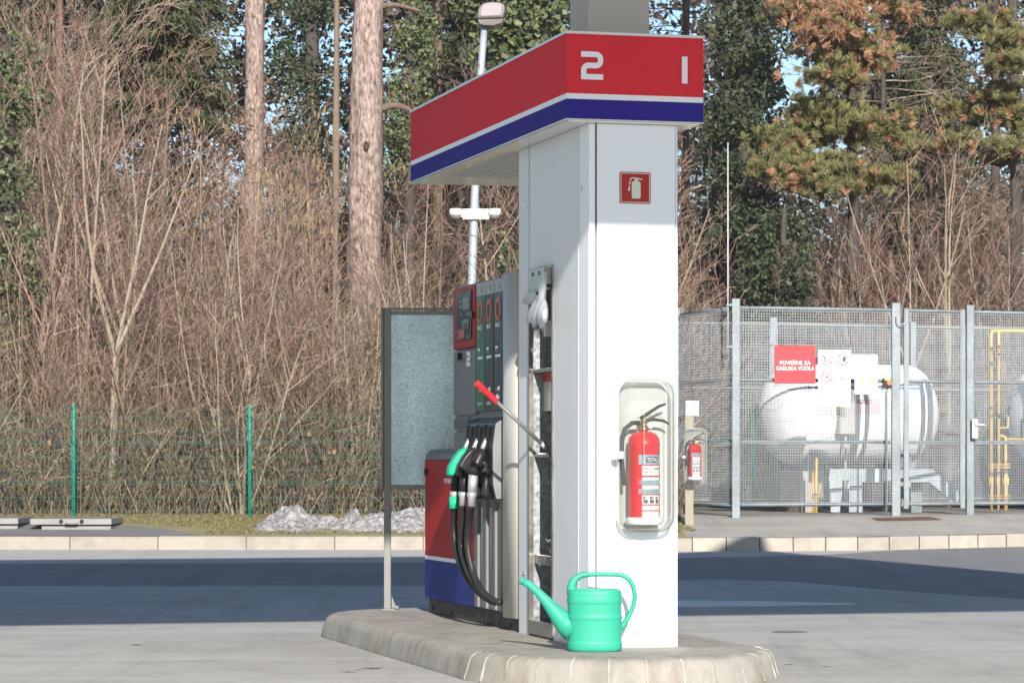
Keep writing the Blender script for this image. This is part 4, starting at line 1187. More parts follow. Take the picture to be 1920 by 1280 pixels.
# ------------------------------------------------------------------ wire cage round the gas tanks
cg=thing('wire_cage','galvanised wire mesh cage with square posts and a gate around the gas tanks','cage',(DP(1380,0,36)[0],36.0,.33))
def cpost(px,Y,top,wpx=15,bot=None):
    x,zt=DP(px,top,Y); z=bank_z(x,Y) if Y<43 else hill_z(x,Y)
    w=wpx*Y/FPX/2
    g=MB(); g.box(x-w,x+w,Y-w,Y+w,z-.05,zt); part('post', g, m_galv, cg, .008)
    return (x,Y)
A=cpost(1379.5,36.0,560); B=cpost(1679.5,36.6,568,16); C=cpost(1818.5,37.05,572,14); D_=cpost(1275,37.8,577,13); E_=cpost(2010,37.7,577)
bk=[cpost(1275-60,40.0,597,12),cpost(1450,40.3,595,13),cpost(1712,41.2,604,12),cpost(1990,42.0,610,12)]
def ctop(p,off=.08): 
    x,Y=p; return None
zlev=lambda py: DP(0,py,36.0)[1]
ZR=[zlev(946),zlev(828),zlev(712),zlev(577)]
def cage_side(a,b,inset=.055,rails=True,mat=m_galv,wire_r=.0024):
    a=Vector(a); b=Vector(b); d=(b-a).normalized(); a2=a+d*inset; b2=b-d*inset
    if rails:
        for z in ZR:
            g=MB(); g.tube([(a2.x,a2.y,z),(b2.x,b2.y,z)],.024,8); part('rail', g, mat, cg)
    L_=(b2-a2).length; h=ZR[3]-ZR[0]
    nv=int(L_/.034); nh=int(h/.034)
    off=Vector((-d.y,d.x))*-.03
    wire_panel(a2+off,b2+off,ZR[0],ZR[0],h,nv,[h*i/nh for i in range(nh+1)],wire_r,wire_r,m_wire,'mesh_panel',cg)
cage_side(A,B); cage_side(D_,A,wire_r=.0016)
cage_side(C,E_,mat=m_galv)
cage_side(bk[0],bk[1],mat=m_rail,wire_r=.0018); cage_side(bk[1],bk[2],mat=m_rail,wire_r=.0018); cage_side(bk[2],bk[3],mat=m_rail,wire_r=.0018)
cage_side(bk[0],D_,wire_r=.0016)
# gate leaf between B and C
ga=Vector(B)+(Vector(C)-Vector(B)).normalized()*.15; gb_=Vector(C)-(Vector(C)-Vector(B)).normalized()*.11
g=MB()
dg_=(gb_-ga).normalized()
for p in (ga,gb_):
    w=.03; g.box(p.x-w,p.x+w,p.y-w,p.y+w,ZR[0]-.06,ZR[3]+.03)
gt=part('gate', g, m_galv, cg, .004)
for z in ZR:
    g=MB(); g.tube([(ga.x,ga.y,z),(gb_.x,gb_.y,z)],.022,8); part('gate_rail', g, m_galv, gt)
h=ZR[3]-ZR[0]; nh=int(h/.034)
o=part  # noqa
wire_panel((ga.x,ga.y-.03),(gb_.x,gb_.y-.03),ZR[0],ZR[0],h,int((gb_-ga).length/.034),[h*i/nh for i in range(nh+1)],.0024,.0024,m_wire,'gate_mesh',gt)
g=MB(); x,z=DP(1826,803,37.0); g.box(x-.035,x+.035,36.90,36.96,z-.12,z+.12)
g.tube([(x,36.90,z+.05),(x,36.86,z+.05),(x+.12,36.86,z+.04)],.012,8); part('gate_handle', g, m_silver, gt, .004)
g=MB(); x,z=DP(1691,590,36.5)
g.tube(smooth([(x-.06,36.48,z+.0),(x-.055,36.46,z-.08),(x,36.45,z-.12),(x+.05,36.46,z-.08),(x+.055,36.48,z+.06)],4),.008,6); part('cable_loop', g, m_wire, cg)
# lightning rod
x,zt=DP(1364.5,268,36.0); _,zb_=DP(1364.5,664,36.0)
lr=thing('lightning_rod','thin white rod clamped to the left corner post of the cage','rod',(x,35.97,zb_))
g=MB(); g.tube([(x,35.97,zb_),(x,35.97,zt)],[.010,.006],8); part('rod', g, M('pale_rod',(0.45,0.47,0.49),0.4), lr)
for py in (572,650):
    z=DP(0,py,36)[1]; g=MB(); g.box(x-.02,x+.055,35.94,36.0,z-.012,z+.012)
    part('clamp', g, m_galv, lr)

# signs on the cage
YG=35.93
def board(name,label,x0,y0,x1,y1,Y,mat):
    a,zt=DP(x0,y0,Y); b,zb=DP(x1,y1,Y)
    t=thing(name,label,'sign',((a+b)/2,Y,zb)); g=MB(); g.box(a,b,Y-.006,Y+.004,zb,zt); part('plate', g, mat, t, .0015, seg=1)
    return t,a,b,zb,zt
YG2=36.0
t,a,b,zb,zt=board('fire_access_sign','square red sign with white words on the left of the cage','%d'%0 and 1452,648,1529,719.5,YG2,m_signred)
g=MB(); fn=lambda x,y:(x,YG2-.0075,y)
W=b-a; Hh=zt-zb
put_text(g,'POVRŠINE ZA',Hh*.10,lambda p,q: fn(a+W*.13+p,zb+Hh*.505+q),W*.75,.012)
put_text(g,'GASILSKA VOZILA',Hh*.10,lambda p,q: fn(a+W*.04+p,zb+Hh*.36+q),W*.93,.012)
part('lettering', g, m_signwhite, t)
YW=36.08
t,a,b,zb,zt=board('warning_sign','tall white sign with six prohibition and warning pictograms on the cage',1534,655.5,1594.5,762,YW,m_signwhite)
W=b-a; Hh=zt-zb; g=MB(); fn=lambda x,y:(x,YW-.0075,y)
def ring(cx,cy,r,w,m): ribbon(g,arc(cx,cy,r,0,360,24),w,fn,m)
def tri(cx,cy,r,w,m,fill=None):
    p=[(cx-r,cy-r*.8),(cx+r,cy-r*.8),(cx,cy+r*.9)]
    if fill is not None: poly(g,p,lambda x,y:(x,fn(x,y)[1]+.0006,y),fill)
    for i in range(3): ribbon(g,[p[i],p[(i+1)%3]],w,fn,m)
r=W*.17
for k,(fx,fy) in enumerate(((.27,.825),(.76,.825),(.27,.525),(.76,.53),(.27,.25),(.76,.25))):
    cx,cy=a+W*fx,zb+Hh*fy
    if k in (0,1,2):
        ring(cx,cy,r,.013,0); ribbon(g,[(cx-r*.7,cy+r*.7),(cx+r*.75,cy-r*.72)],.013,fn,0)
        if k==0: ribbon(g,[(cx-.03,cy+.03),(cx-.035,cy-.01),(cx-.01,cy-.035)],.014,fn,1)
        if k==1: poly(g,[(cx+.0,cy-.02),(cx+.02,cy-.03),(cx+.04,cy+.0),(cx+.04,cy+.035),(cx+.02,cy+.045),(cx+.0,cy+.02)],lambda x,y:(x,YW-.0081,y),1)
        if k==2: ribbon(g,[(cx-.03,cy-.02),(cx+.03,cy+.015)],.012,fn,1)
    else:
        tri(cx,cy,r,.010,2)
        if k==4: poly(g,[(cx-.005,cy-.0),(cx+.005,cy-.0),(cx+.008,cy+.035),(cx-.008,cy+.035)],fn,1); ring(cx,cy-.025,.004,.008,1)
        if k==3: ring(cx-.015,cy-.03,.006,.012,1)
put_text(g,'PETROL',.02,lambda p,q: fn(a+W*.58+p,zb+Hh*.06+q),W*.34,.03,0)
part('pictograms', g, [m_redink,m_ink,m_paleblue], t)
YV=36.18
t,a,b,zb,zt=board('warning_sign','small white sign with two yellow triangles right of the taller sign',1602.5,676.5,1646,739,YV,m_signwhite)
W=b-a; Hh=zt-zb; g=MB(); fn=lambda x,y:(x,YV-.0075,y)
for k,fx in enumerate((.29,.72)):
    cx=a+W*fx; cy=zb+Hh*.44
    tri(cx,cy,W*.16,.008,2,3)
    if k: ribbon(g,[(cx,cy-.012),(cx,cy+.02)],.008,fn,1)
    ring(cx,zb+Hh*.80,.02,.005,0); ribbon(g,[(cx-.016,zb+Hh*.84),(cx+.014,zb+Hh*.77)],.006,fn,0)
    for j in range(2): ribbon(g,[(cx-.05,zb+Hh*(.25-.04*j)),(cx+.04,zb+Hh*(.25-.04*j))],.004,fn,2)
poly(g,[(a+W*.66,zb+Hh*.06),(a+W*.84,zb+Hh*.06),(a+W*.84,zb+Hh*.12),(a+W*.66,zb+Hh*.12)],fn,3)
part('pictograms', g, [m_redink,m_ink,m_paleblue,m_yellowsign], t)
# emergency switch on conduit
x,z=DP(1664,718,36.4); zg=bank_z(x,36.4)
es=thing('emergency_switch','black emergency switch with red button on a thin conduit at the gate post','switch',(x,36.42,zg))
g=MB(); g.box(x-.06,x+.05,36.38,36.45,z-.06,z+.06); part('box', g, m_black, es, .006)
g=MB(); g.disc((x+.018,36.38,z+.0),.028,(0,-1,0),.03,14); part('button', g, M('orange_red_button',(0.75,0.16,0.09),0.4), es)
g=MB(); g.box(x+.0-.035,x+.04,36.372,36.379,z+.032,z+.056); part('label_plate', g, m_yellowsign, es)
g=MB(); g.tube([(x,36.42,z-.06),(x-.01,36.42,z-.12),(x-.012,36.42,zg)],.012,8); part('conduit', g, m_galv, es)

# ------------------------------------------------------------------ gas tanks
def gas_tank(label,cx,cy,cz,r,L_,full):
    t=thing('gas_tank',label,'gas tank',(cx,cy,.34),group='white gas tanks in the cage',rz=TH)
    THINGS[t.name]=(0,0,.34)
    g=MB(); prof=[]
    hd=r*.62; x0,x1=-L_/2,L_/2
    st=[]
    for i in range(9): 
        a=math.pi/2*i/8; st.append((x0+hd*(1-math.sin(a)) if False else x0+hd-hd*math.cos(math.pi/2-a+0) , r*math.sin(a)))
    st=[(x0+hd-hd*math.cos(math.pi/2*i/9), max(.004,r*math.sin(math.pi/2*i/9))) for i in range(10)]
    st+= [(-x,rr) for x,rr in reversed(st)]
    rings=[[(x,rr*math.cos(2*math.pi*k/40),cz+rr*math.sin(2*math.pi*k/40)) for k in range(40)] for x,rr in st]
    g.loft(rings,0,True,True)
    part('shell', g, m_tank, t)
    g=MB()
    for x in (x0+hd,x1-hd,0):
        rings=[[(x+dx,(r+dr)*math.cos(2*math.pi*k/40),cz+(r+dr)*math.sin(2*math.pi*k/40)) for k in range(40)] for dx,dr in ((-.02,-.002),(-.02,.004),(.02,.004),(.02,-.002))]
        g.loft(rings,0,False,True)
    part('weld_band', g, m_tank, t)
    g=MB(); g.box(-.35,.35,-.22,.22,cz+r-.03,cz+r+.13); part('valve_cover', g, m_tank, t, .02)
    for x in (-L_*.27,L_*.27):
        g=MB(); g.box(x-.07,x+.07,-r*.62,r*.62,cz-r-.10,cz-r*.72); part('saddle', g, m_galv, t)
        g=MB(); g.box(x-.16,x+.16,-r*.6,r*.6,.30,cz-r-.10); part('plinth_block', g, m_block, t, .015)
    if full:
        g=MB()
        def skin(x,a,dr=.004): return (x,-(r+dr)*math.cos(a),cz+(r+dr)*math.sin(a))
        def spatch(xa,xb,a0,a1,m):
            n=8; vs=[skin(xa,a0+(a1-a0)*i/n) for i in range(n+1)]+[skin(xb,a0+(a1-a0)*i/n) for i in range(n+1)]
            g.add(vs,[(i,i+1,n+i+2,n+i+1) for i in range(n)],m,True)
        spatch(x0+hd+.03,x1-hd-.03,.50,.56,0)  # narrow blue band along the upper shell
        spatch(-.12,.20,-.02,.28,1)
        part('band_and_label', g, [m_tankblue,m_tankpink], t)
        g=MB(); g.box(-.42,-.2,-r-.14,-r+.05,cz-.28,cz+.30); g.tube([(-.31,-r-.05,cz-.28),(-.31,-r-.05,.34)],.02,8)
        part('gauge_box', g, M('grey_gauge_box',(0.42,0.42,0.40),0.5), t, .01)
gas_tank('white cylindrical gas tank behind the sign boards of the cage',4.50,39.3,1.63,.66,2.45,True)
gas_tank('second white gas tank cut by the right border of the picture',8.0,40.2,1.62,.66,2.45,False)

m_stepgalv = galv('pale_galvanised_steel', (0.26, 0.31, 0.34), (0.36, 0.41, 0.44), 40, 0.6, 0.1)
# step over the pipes
YP=37.9
st=thing('step_platform','low galvanised step platform with a sloping ladder end in front of the tank','steps',(DP(1650,0,YP)[0],YP,.34))
px=lambda a,b: DP(a,b,YP)
g=MB()
top=[px(1556,879),px(1748,879),px(1797,922),px(1797,948),px(1742,903),px(1617,903),px(1617,960),px(1592,960),px(1592,900),px(1580,900),px(1575,960),px(1558,960)]
g.prism(top,lambda p,q,d:(p,d,q),YP,YP+.012)
top2=[(p,q) for p,q in top]
g.prism(top2,lambda p,q,d:(p+.05,d,q),YP+.62,YP+.632)
part('side_frame', g, m_stepgalv, st)
g=MB(); a=px(1557,878); b=px(1747,878)
for i in range(24):
    x=a[0]+(b[0]-a[0])*i/23; g.box(x-.004,x+.004,YP+.013,YP+.619,a[1]-.03,a[1]+.004)
g.box(a[0],b[0],YP+.013,YP+.02,a[1]-.034,a[1]-.0305); 
part('deck', g, m_galv, st)
g=MB()
for k in range(3):
    p=px(1757+14*k,892+14*k); g.box(p[0]-.09,p[0]+.09,YP+.013,YP+.619,p[1]-.02,p[1])
part('tread', g, m_galv, st)
g=MB(); p=px(1714,903); q=px(1735,960); g.box(p[0],q[0],YP+.3,YP+.34,.33,p[1]); part('leg', g, m_galv, st)

# yellow gas pipes
YY=38.3
yp=thing('gas_pipework','yellow gas pipes with flanges rising beside the second tank','pipes',(DP(1880,0,YY)[0],YY,.34))
P_=lambda a,b,dy=0: (DP(a,b,YY)[0],YY+dy,DP(a,b,YY)[1])
g=MB()
g.tube(smooth([P_(1858.5,872),P_(1858.5,700),P_(1858.5,627),P_(1862,621.5),P_(1868,620.5),P_(1990,620.5)],3),.018,8)
g.tube(smooth([P_(1873,872),P_(1873,700),P_(1873,628),P_(1876,622.5)],3),.018,8)
g.tube(smooth([P_(1873,802),P_(1885,802),P_(1890,799),P_(1891,780)],3),.014,8)
g.tube(smooth([P_(1886,870),P_(1886,828),P_(1884,819),P_(1875,817)],3),.020,8)
g.tube([P_(1888,823),P_(1990,823)],.018,8)
for a in (1859,1872): g.tube([P_(a,872),P_(a,956)],.017,8)
g.tube([P_(1886,870),P_(1886,956)],.026,8)
part('pipe', g, m_yel, yp)
g=MB()
for a,r_ in ((1859,.042),(1872,.042),(1886,.06)):
    for py in (872,877,930,935):
        g=MB(); g.tube([P_(a,py),P_(a,py-2.5)],r_,12); part('flange', g, m_yel, yp)
if 0: part('flange', g, m_yel, yp)
for a,r_ in ((1859,.03),(1872,.026),(1886,.04)):
    g=MB(); g.tube([P_(a,912),P_(a,908),P_(a,896),P_(a,892)],[r_*.6,r_,r_,r_*.6],8)
    part('valve', g, m_yel, yp)
g=MB()
for a,py in ((1858.5,684),(1873,667),(1858.5,768),(1873,784)):
    g=MB(); g.tube([P_(a,py),P_(a,py-6)],.022,8)
    part('pipe_clamp', g, m_frame, yp)
g=MB(); g.tube(smooth([P_(1891,780),P_(1890,768),P_(1893,763),P_(1895,768)],3),.009,6); g.tube(smooth([P_(1915,823),P_(1915,790),P_(1918,786),P_(1920,792)],3),.009,6); part('vent_hook', g, m_black, yp)
x,_=DP(1530,0,38.0)
yp2=thing('gas_pipe','single short yellow pipe stub under the gas tank by the step platform','pipe',(x,38.0,.34))
g=MB(); g.tube([(x,38,.33),(x,38,DP(0,858,38)[1])],.022,8); g.tube([(x-.04,38,.33),(x-.04,38,DP(0,880,38)[1])],.012,8); part('pipe', g, m_yel, yp2)
g=MB(); g.tube([(x,38,DP(0,933,38)[1]),(x,38,DP(0,928,38)[1])],.05,12); part('flange', g, m_yel, yp2)

# ------------------------------------------------------------------ vegetation
def np_mesh(name, V, Q, mat, smooth=False):
    me=bpy.data.meshes.new(name)
    nv,nq=len(V),len(Q); k=Q.shape[1]
    me.vertices.add(nv); me.vertices.foreach_set('co', np.ascontiguousarray(V,dtype=np.float32).ravel())
    me.loops.add(nq*k); me.loops.foreach_set('vertex_index', np.ascontiguousarray(Q,dtype=np.int32).ravel())
    me.polygons.add(nq); me.polygons.foreach_set('loop_start', np.arange(0,nq*k,k,dtype=np.int32))
    try: me.polygons.foreach_set('loop_total', np.full(nq,k,dtype=np.int32))
    except Exception: pass
    me.polygons.foreach_set('use_smooth', np.full(nq,smooth))
    me.materials.append(mat)
    me.update(calc_edges=True); me.validate()
    return me
def seg_geo(P0,P1,R0,R1,n=3):
    """tapered n-sided prisms between point pairs"""
    P0=np.asarray(P0,float);P1=np.asarray(P1,float);R0=np.asarray(R0,float);R1=np.asarray(R1,float)
    D=P1-P0; L_=np.linalg.norm(D,axis=1,keepdims=True)+1e-9; D=D/L_
    A=np.where(np.abs(D[:,2:3])<.9,np.array([[0,0,1.]]),np.array([[1.,0,0]]))
    U_=np.cross(A,D); U_/=np.linalg.norm(U_,axis=1,keepdims=True)+1e-9; W_=np.cross(D,U_)
    m=len(P0); V=np.zeros((m,2*n,3))
    for k in range(n):
        c,s=math.cos(2*math.pi*k/n),math.sin(2*math.pi*k/n)
        V[:,k]=P0+(U_*c+W_*s)*R0[:,None]; V[:,n+k]=P1+(U_*c+W_*s)*R1[:,None]
    q=np.array([[k,(k+1)%n,n+(k+1)%n,n+k] for k in range(n)])
    Q=(np.arange(m)[:,None,None]*2*n+q[None]).reshape(-1,4)
    return V.reshape(-1,3),Q
def quad_geo(C,A,B):
    """quads centred at C with half axes A and B"""
    m=len(C); V=np.stack([C-A-B,C+A-B,C+A+B,C-A+B],1).reshape(-1,3)
    return V,(np.arange(m)[:,None]*4+np.arange(4)[None])
class Segs:
    def __init__(s): s.a=[];s.b=[];s.r=[];s.q=[]
    def add(s,p,q,r,t): s.a.append(tuple(p));s.b.append(tuple(q));s.r.append(r);s.q.append(t)
    def mesh(s,name,mat,n=3):
        V,Q=seg_geo(s.a,s.b,s.r,s.q,n); return np_mesh(name,V,Q,mat)
def rvec(rng): return Vector((rng.gauss(0,1),rng.gauss(0,1),rng.gauss(0,1))).normalized()
def grow(rng,S,T,p,d,L_,r,depth,wig=.12,up=.05,maxd=3,spread=.75,kids=5,rmin=.0035):
    n=max(2,min(6,int(L_/.28))); pts=[p]; q=p.copy(); dd=d.copy()
    for i in range(n):
        dd=(dd+rvec(rng)*wig+Vector((0,0,up))).normalized(); q=q+dd*(L_/n); pts.append(q.copy())
    for i in range(n):
        ra=max(rmin,r*(1-.72*i/n)); rb=max(rmin*.8,r*(1-.72*(i+1)/n))
        (S if depth==0 else T).add(pts[i],pts[i+1],ra,rb)
    if depth>=maxd or L_<.22: return
    k=kids if depth==0 else max(2,int(kids*.55))
    k=int(k*rng.uniform(.7,1.3))
    for j in range(k):
        t=rng.uniform(.22 if depth==0 else .15,1.0) if j else .97
        i=min(n-1,int(t*n)); pp=pts[i].lerp(pts[i+1],t*n-i)
        base=(pts[i+1]-pts[i]).normalized()
        side=rvec(rng); side=(side-base*side.dot(base)).normalized()
        nd=(base+side*spread*rng.uniform(.6,1.25)).normalized()
        grow(rng,S,T,pp,nd,L_*rng.uniform(.28,.52)*(1.15-.55*t),max(rmin,r*(1-.7*t)*.6),depth+1,wig*1.15,up*.8,maxd,spread,kids,rmin)
def make_tree_meshes(seed,kind):
    rng=random.Random(seed); S=Segs();T=Segs()
    if kind=='sapling':
        grow(rng,S,T,Vector((0,0,-.1)),Vector((rng.uniform(-.12,.12),rng.uniform(-.08,.08),1)).normalized(),rng.uniform(4.6,6.0),rng.uniform(.020,.034),0,.075,.05,3,.8,12)
    elif kind=='fork':
        z=rng.uniform(1.4,2.3); r=.042
        a=Vector((0,0,-.1)); b=Vector((rng.uniform(-.08,.08),0,z)); S.add(a,b,r,r*.9)
        for s in (-1,1,.3):
            grow(rng,S,T,b,Vector((.42*s,rng.uniform(-.2,.2),1)).normalized(),rng.uniform(2.6,3.6),r*.55,0,.08,.05,3,.7,7)
    elif kind=='shrub':
        for k in range(rng.randint(6,9)):
            a=rng.uniform(0,6.28); l=rng.uniform(.12,.45)
            grow(rng,S,T,Vector((.1*math.cos(a),.1*math.sin(a),-.05)),Vector((l*math.cos(a),l*math.sin(a),1)).normalized(),rng.uniform(1.7,3.4),rng.uniform(.012,.02),0,.1,.03,2,.7,9)
    return S,T
KINDS=[]
def add_kind(kind,seed,nm,label,ms,mt,group):
    S,T=make_tree_meshes(seed,kind)
    KINDS.append(dict(kind=kind,name=nm,label=label,group=group,trunk=S.mesh('trunk',ms,5),crown=T.mesh('crown',mt,3)))
GL='bare saplings in the thicket'
for i in range(6): add_kind('sapling',20+i,'bare_sapling','slender leafless sapling standing among many others in the brown thicket',m_stem_pale if i%3==0 else m_stem,m_twig if i%2 else m_twig2,GL)
for i in range(3): add_kind('fork',40+i,'forked_sapling','pale leafless sapling forking into upright limbs in the thicket',m_stem_pale,m_twig2,'forked saplings in the thicket')
for i in range(5): add_kind('shrub',60+i,'bare_shrub','many stemmed leafless shrub at the foot of the thicket',m_stem_pale if i%2 else m_stem,m_twig2 if i%2 else m_twig,'bare shrubs in the thicket')
def plant(k,x,y,s,rz,label=None,lean=0.0):
    d=KINDS[k]
    e=bpy.data.objects.new(d['name'],None); COL.objects.link(e); e.empty_display_size=.2
    e.location=(x,y,hill_z(x,y)-.03); e.rotation_euler=(lean,lean*.6,rz); e.scale=(s,s,s)
    e['label']=label or d['label']; e['category']='tree' if d['kind']!='shrub' else 'shrub'
    if not label: e['group']=d['group']
    for nm in ('trunk','crown'):
        o=bpy.data.objects.new(nm,d[nm]); COL.objects.link(o); o.parent=e
    return e
rng=random.Random(77)
cnt=0
for i in range(92):
    Y=37.3+13*rng.random()**1.25; X=rng.uniform(-.185*Y,.05*Y)
    plant(rng.choice([0,1,2,3,4,5]*4+[6,7,8]),X,Y,rng.uniform(.8,1.12)*(.72 if -3.9 < X/Y*38 < -2.0 else .82 if X/Y*38 > -2.0 else 1.0),rng.uniform(0,6.28),lean=rng.uniform(-.07,.07))
for i in range(44):
    Y=37.0+8*rng.random(); X=rng.uniform(-.185*Y,.05*Y)
    plant(rng.choice([9,10,11,12,13]),X,Y,rng.uniform(.7,1.2),rng.uniform(0,6.28))
for i in range(40):
    Y=43.4+9*rng.random(); X=rng.uniform(.04*Y,.19*Y)
    plant(rng.choice([0,1,2,3,4,5]*3+[6,7,8]),X,Y,rng.uniform(.55,.80),rng.uniform(0,6.28),lean=rng.uniform(-.06,.06))
for i in range(34):
    Y=43.2+6*rng.random(); X=rng.uniform(.04*Y,.19*Y)
    plant(rng.choice([9,10,11,12,13]),X,Y,rng.uniform(.8,1.3),rng.uniform(0,6.28))
for i in range(14):
    Y=43.5+7*rng.random(); X=rng.uniform(.19*Y,.27*Y)
    plant(rng.choice([0,1,2,3,4,5]),X,Y,rng.uniform(.6,.85),rng.uniform(0,6.28))
plant(6,DP(207,0,37.4)[0],37.4,1.12,.3,'pale forked sapling just behind the left stretch of green fence')
plant(7,DP(1780,0,43.0)[0],43.0,1.0,1.0,'pale forked tree rising above the gate of the wire cage')
plant(8,DP(1705,0,43.2)[0],43.2,.95,2.0,'grey branching tree rising behind the middle post of the cage')

# dry brush, one tangled mass
def brush(name,N,x0f,x1f,y0,y1,hmin,hmax,seed,mat,rad=.006):
    r=np.random.default_rng(seed)
    Y=y0+(y1-y0)*r.random(N)**1.3; X=(x0f+(x1f-x0f)*r.random(N))*Y
    Z=np.array([hill_z(a,b) for a,b in zip(X,Y)])-.05
    Hh=hmin+(hmax-hmin)*r.random(N)**1.6
    az=r.random(N)*2*np.pi; ln=np.abs(r.normal(0,.32,N))
    P=np.stack([X,Y,Z],1); D=np.stack([np.cos(az)*ln,np.sin(az)*ln,np.ones(N)],1); D/=np.linalg.norm(D,axis=1,keepdims=True)
    A=[];B=[];RA=[];RB=[]; rr=rad*(.5+r.random(N))
    ns=4
    for k in range(ns):
        D2=D+r.normal(0,.17,(N,3)); D2[:,2]-=.06*k; D2/=np.linalg.norm(D2,axis=1,keepdims=True)
        Q=P+D2*(Hh/ns)[:,None]
        A.append(P);B.append(Q);RA.append(rr*(1-.2*k));RB.append(rr*(1-.2*(k+1)))
        sd=r.normal(0,1,(N,3)); sd[:,2]=np.abs(sd[:,2])*.6+.15; sd/=np.linalg.norm(sd,axis=1,keepdims=True)
        l=(Hh*.16*(.4+r.random(N)))[:,None]
        A.append(Q);B.append(Q+sd*l);RA.append(rr*.5);RB.append(rr*.3)
        P=Q;D=D2
    V,Qd=seg_geo(np.concatenate(A),np.concatenate(B),np.concatenate(RA),np.concatenate(RB),3)
    o=bpy.data.objects.new(name,np_mesh(name,V,Qd,mat)); COL.objects.link(o); o['kind']='stuff'
    return o
brush('dry_undergrowth',8200,-.19,.06,36.8,47,.6,2.9,1,m_brush)
brush('dry_undergrowth',4200,.03,.25,42.8,50,.5,2.1,2,m_brush)
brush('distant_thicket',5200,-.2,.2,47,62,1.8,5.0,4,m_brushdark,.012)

# leaf clouds
def cloud(name,mat,C,size,seed,parent=None,droop=0.0,aspect=.75):
    r=np.random.default_rng(seed); n=len(C)
    Nn=r.normal(0,1,(n,3)); Nn[:,1]-=.6; Nn[:,2]+=.35; Nn/=np.linalg.norm(Nn,axis=1,keepdims=True)
    T_=r.normal(0,1,(n,3)); T_[:,2]-=droop; T_-=Nn*np.sum(T_*Nn,1,keepdims=True); T_/=np.linalg.norm(T_,axis=1,keepdims=True)
    B_=np.cross(Nn,T_); s=size*(.6+.8*r.random(n))[:,None]
    V,Q=quad_geo(C,T_*s,B_*s*aspect)
    V=V.reshape(n,4,3); V[:,0]=(V[:,0]+V[:,3])/2*.85+V[:,0]*.15; V=V.reshape(-1,3)
    me=np_mesh(name,V,Q,mat); o=bpy.data.objects.new(name,me); COL.objects.link(o)
    if parent: o.parent=parent
    return o
def tree_root(name,label,px,Y,cat='tree',group=None):
    x=DP(px,0,Y)[0]; return thing(name,label,cat,(x,Y,hill_z(x,Y)-.05),group=group)
def trunk_part(t,pts,rad,mat,n=14,jit=.0,seed=1):
    """trunk from world points; irregular section"""
    g=MB(); g.tube(smooth(pts,5) if len(pts)>2 else pts, [rad[0]+(rad[1]-rad[0])*i/((len(pts)-1)*5 if len(pts)>2 else 1) for i in range((len(pts)-1)*5+1 if len(pts)>2 else 2)], n)
    if jit:
        out=[]
        for x,y,z in g.v:
            k=mnoise.noise(Vector((x*9,y*9,z*1.3)))*jit+mnoise.noise(Vector((x*25,y*25,z*3)))*jit*.5
            out.append((x+k,y+k*.7,z))
        g.v=out
    return part('trunk', g, mat, t)
def clumps(r,centers,n_per,spread):
    C=[]
    for c,s in centers:
        p=r.normal(0,1,(int(n_per*s*s),3)); p/=np.maximum(1,np.linalg.norm(p,axis=1,keepdims=True)/1.6)
        C.append(np.array(c)+p*np.array([spread,spread,spread*.8])*s)
    return np.concatenate(C)
def local(o,C):
    return C-np.array(THINGS[o.name])
def ivy_tree(label,px,Y,zlo,zhi,wid,mat,seed,trunk_r=.16,dens=1.0,size=.027,lean=0):
    t=tree_root('ivy_clad_tree',label,px,Y); x=THINGS[t.name][0]; z0=THINGS[t.name][2]
    trunk_part(t,[(x,Y,z0),(x+lean*.3,Y,z0+3),(x+lean*.8,Y,min(zhi*.85,z0+7)),(x+lean,Y,min(13,zhi+.15))],(trunk_r,trunk_r*.6),m_bark_dark,12,.02)
    r=np.random.default_rng(seed); cs=[]
    zz=zlo
    while zz<zhi:
        k=wid*(.55+.6*r.random())
        for j in range(3):
            a=r.random()*6.28; cs.append(((x+lean*(zz/12)+math.cos(a)*k*.65,Y+math.sin(a)*k*.6,zz+r.normal(0,.15)),.5+.7*r.random()))
        zz+=.30
    C=clumps(r,cs,210*dens,.24*max(.8,wid/.6))
    o=cloud('foliage',mat,local(t,C),size,seed,t); return t
HI=10.2
ivy_tree('ivy clad tree with yellow green leaves at the left border',14,39.6,1.9,6.6,.34,m_ivy,101,.12,.9)
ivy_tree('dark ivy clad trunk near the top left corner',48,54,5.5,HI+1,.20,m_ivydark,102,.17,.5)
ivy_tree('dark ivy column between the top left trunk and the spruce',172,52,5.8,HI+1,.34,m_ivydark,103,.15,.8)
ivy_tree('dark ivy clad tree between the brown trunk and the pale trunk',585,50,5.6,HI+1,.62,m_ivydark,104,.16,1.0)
ivy_tree('narrow ivy column just right of the pale ridged trunk',768,46.5,5.5,HI,.34,m_ivy,105,.1,.8)
ivy_tree('broad bright ivy mass behind the street lamp head',985,49,7.0,HI+1,1.05,m_ivy,106,.2,1.5,.05)
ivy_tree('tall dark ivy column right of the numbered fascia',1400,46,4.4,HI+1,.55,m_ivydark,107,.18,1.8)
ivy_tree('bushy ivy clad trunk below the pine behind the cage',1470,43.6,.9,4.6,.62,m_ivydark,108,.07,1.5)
ivy_tree('pale green ivy tree close beside the column right edge',1345,47.5,3.6,6.8,.36,m_ivy,109,.1,.6)

ivy_tree('bright ivy clump low behind the camera bracket of the street lamp',925,41.5,1.6,4.2,.40,m_ivy,110,.06,.55)
ivy_tree('small ivy clad stump low in the left thicket',285,43,1.0,2.6,.5,m_ivydark,111,.1,.5)
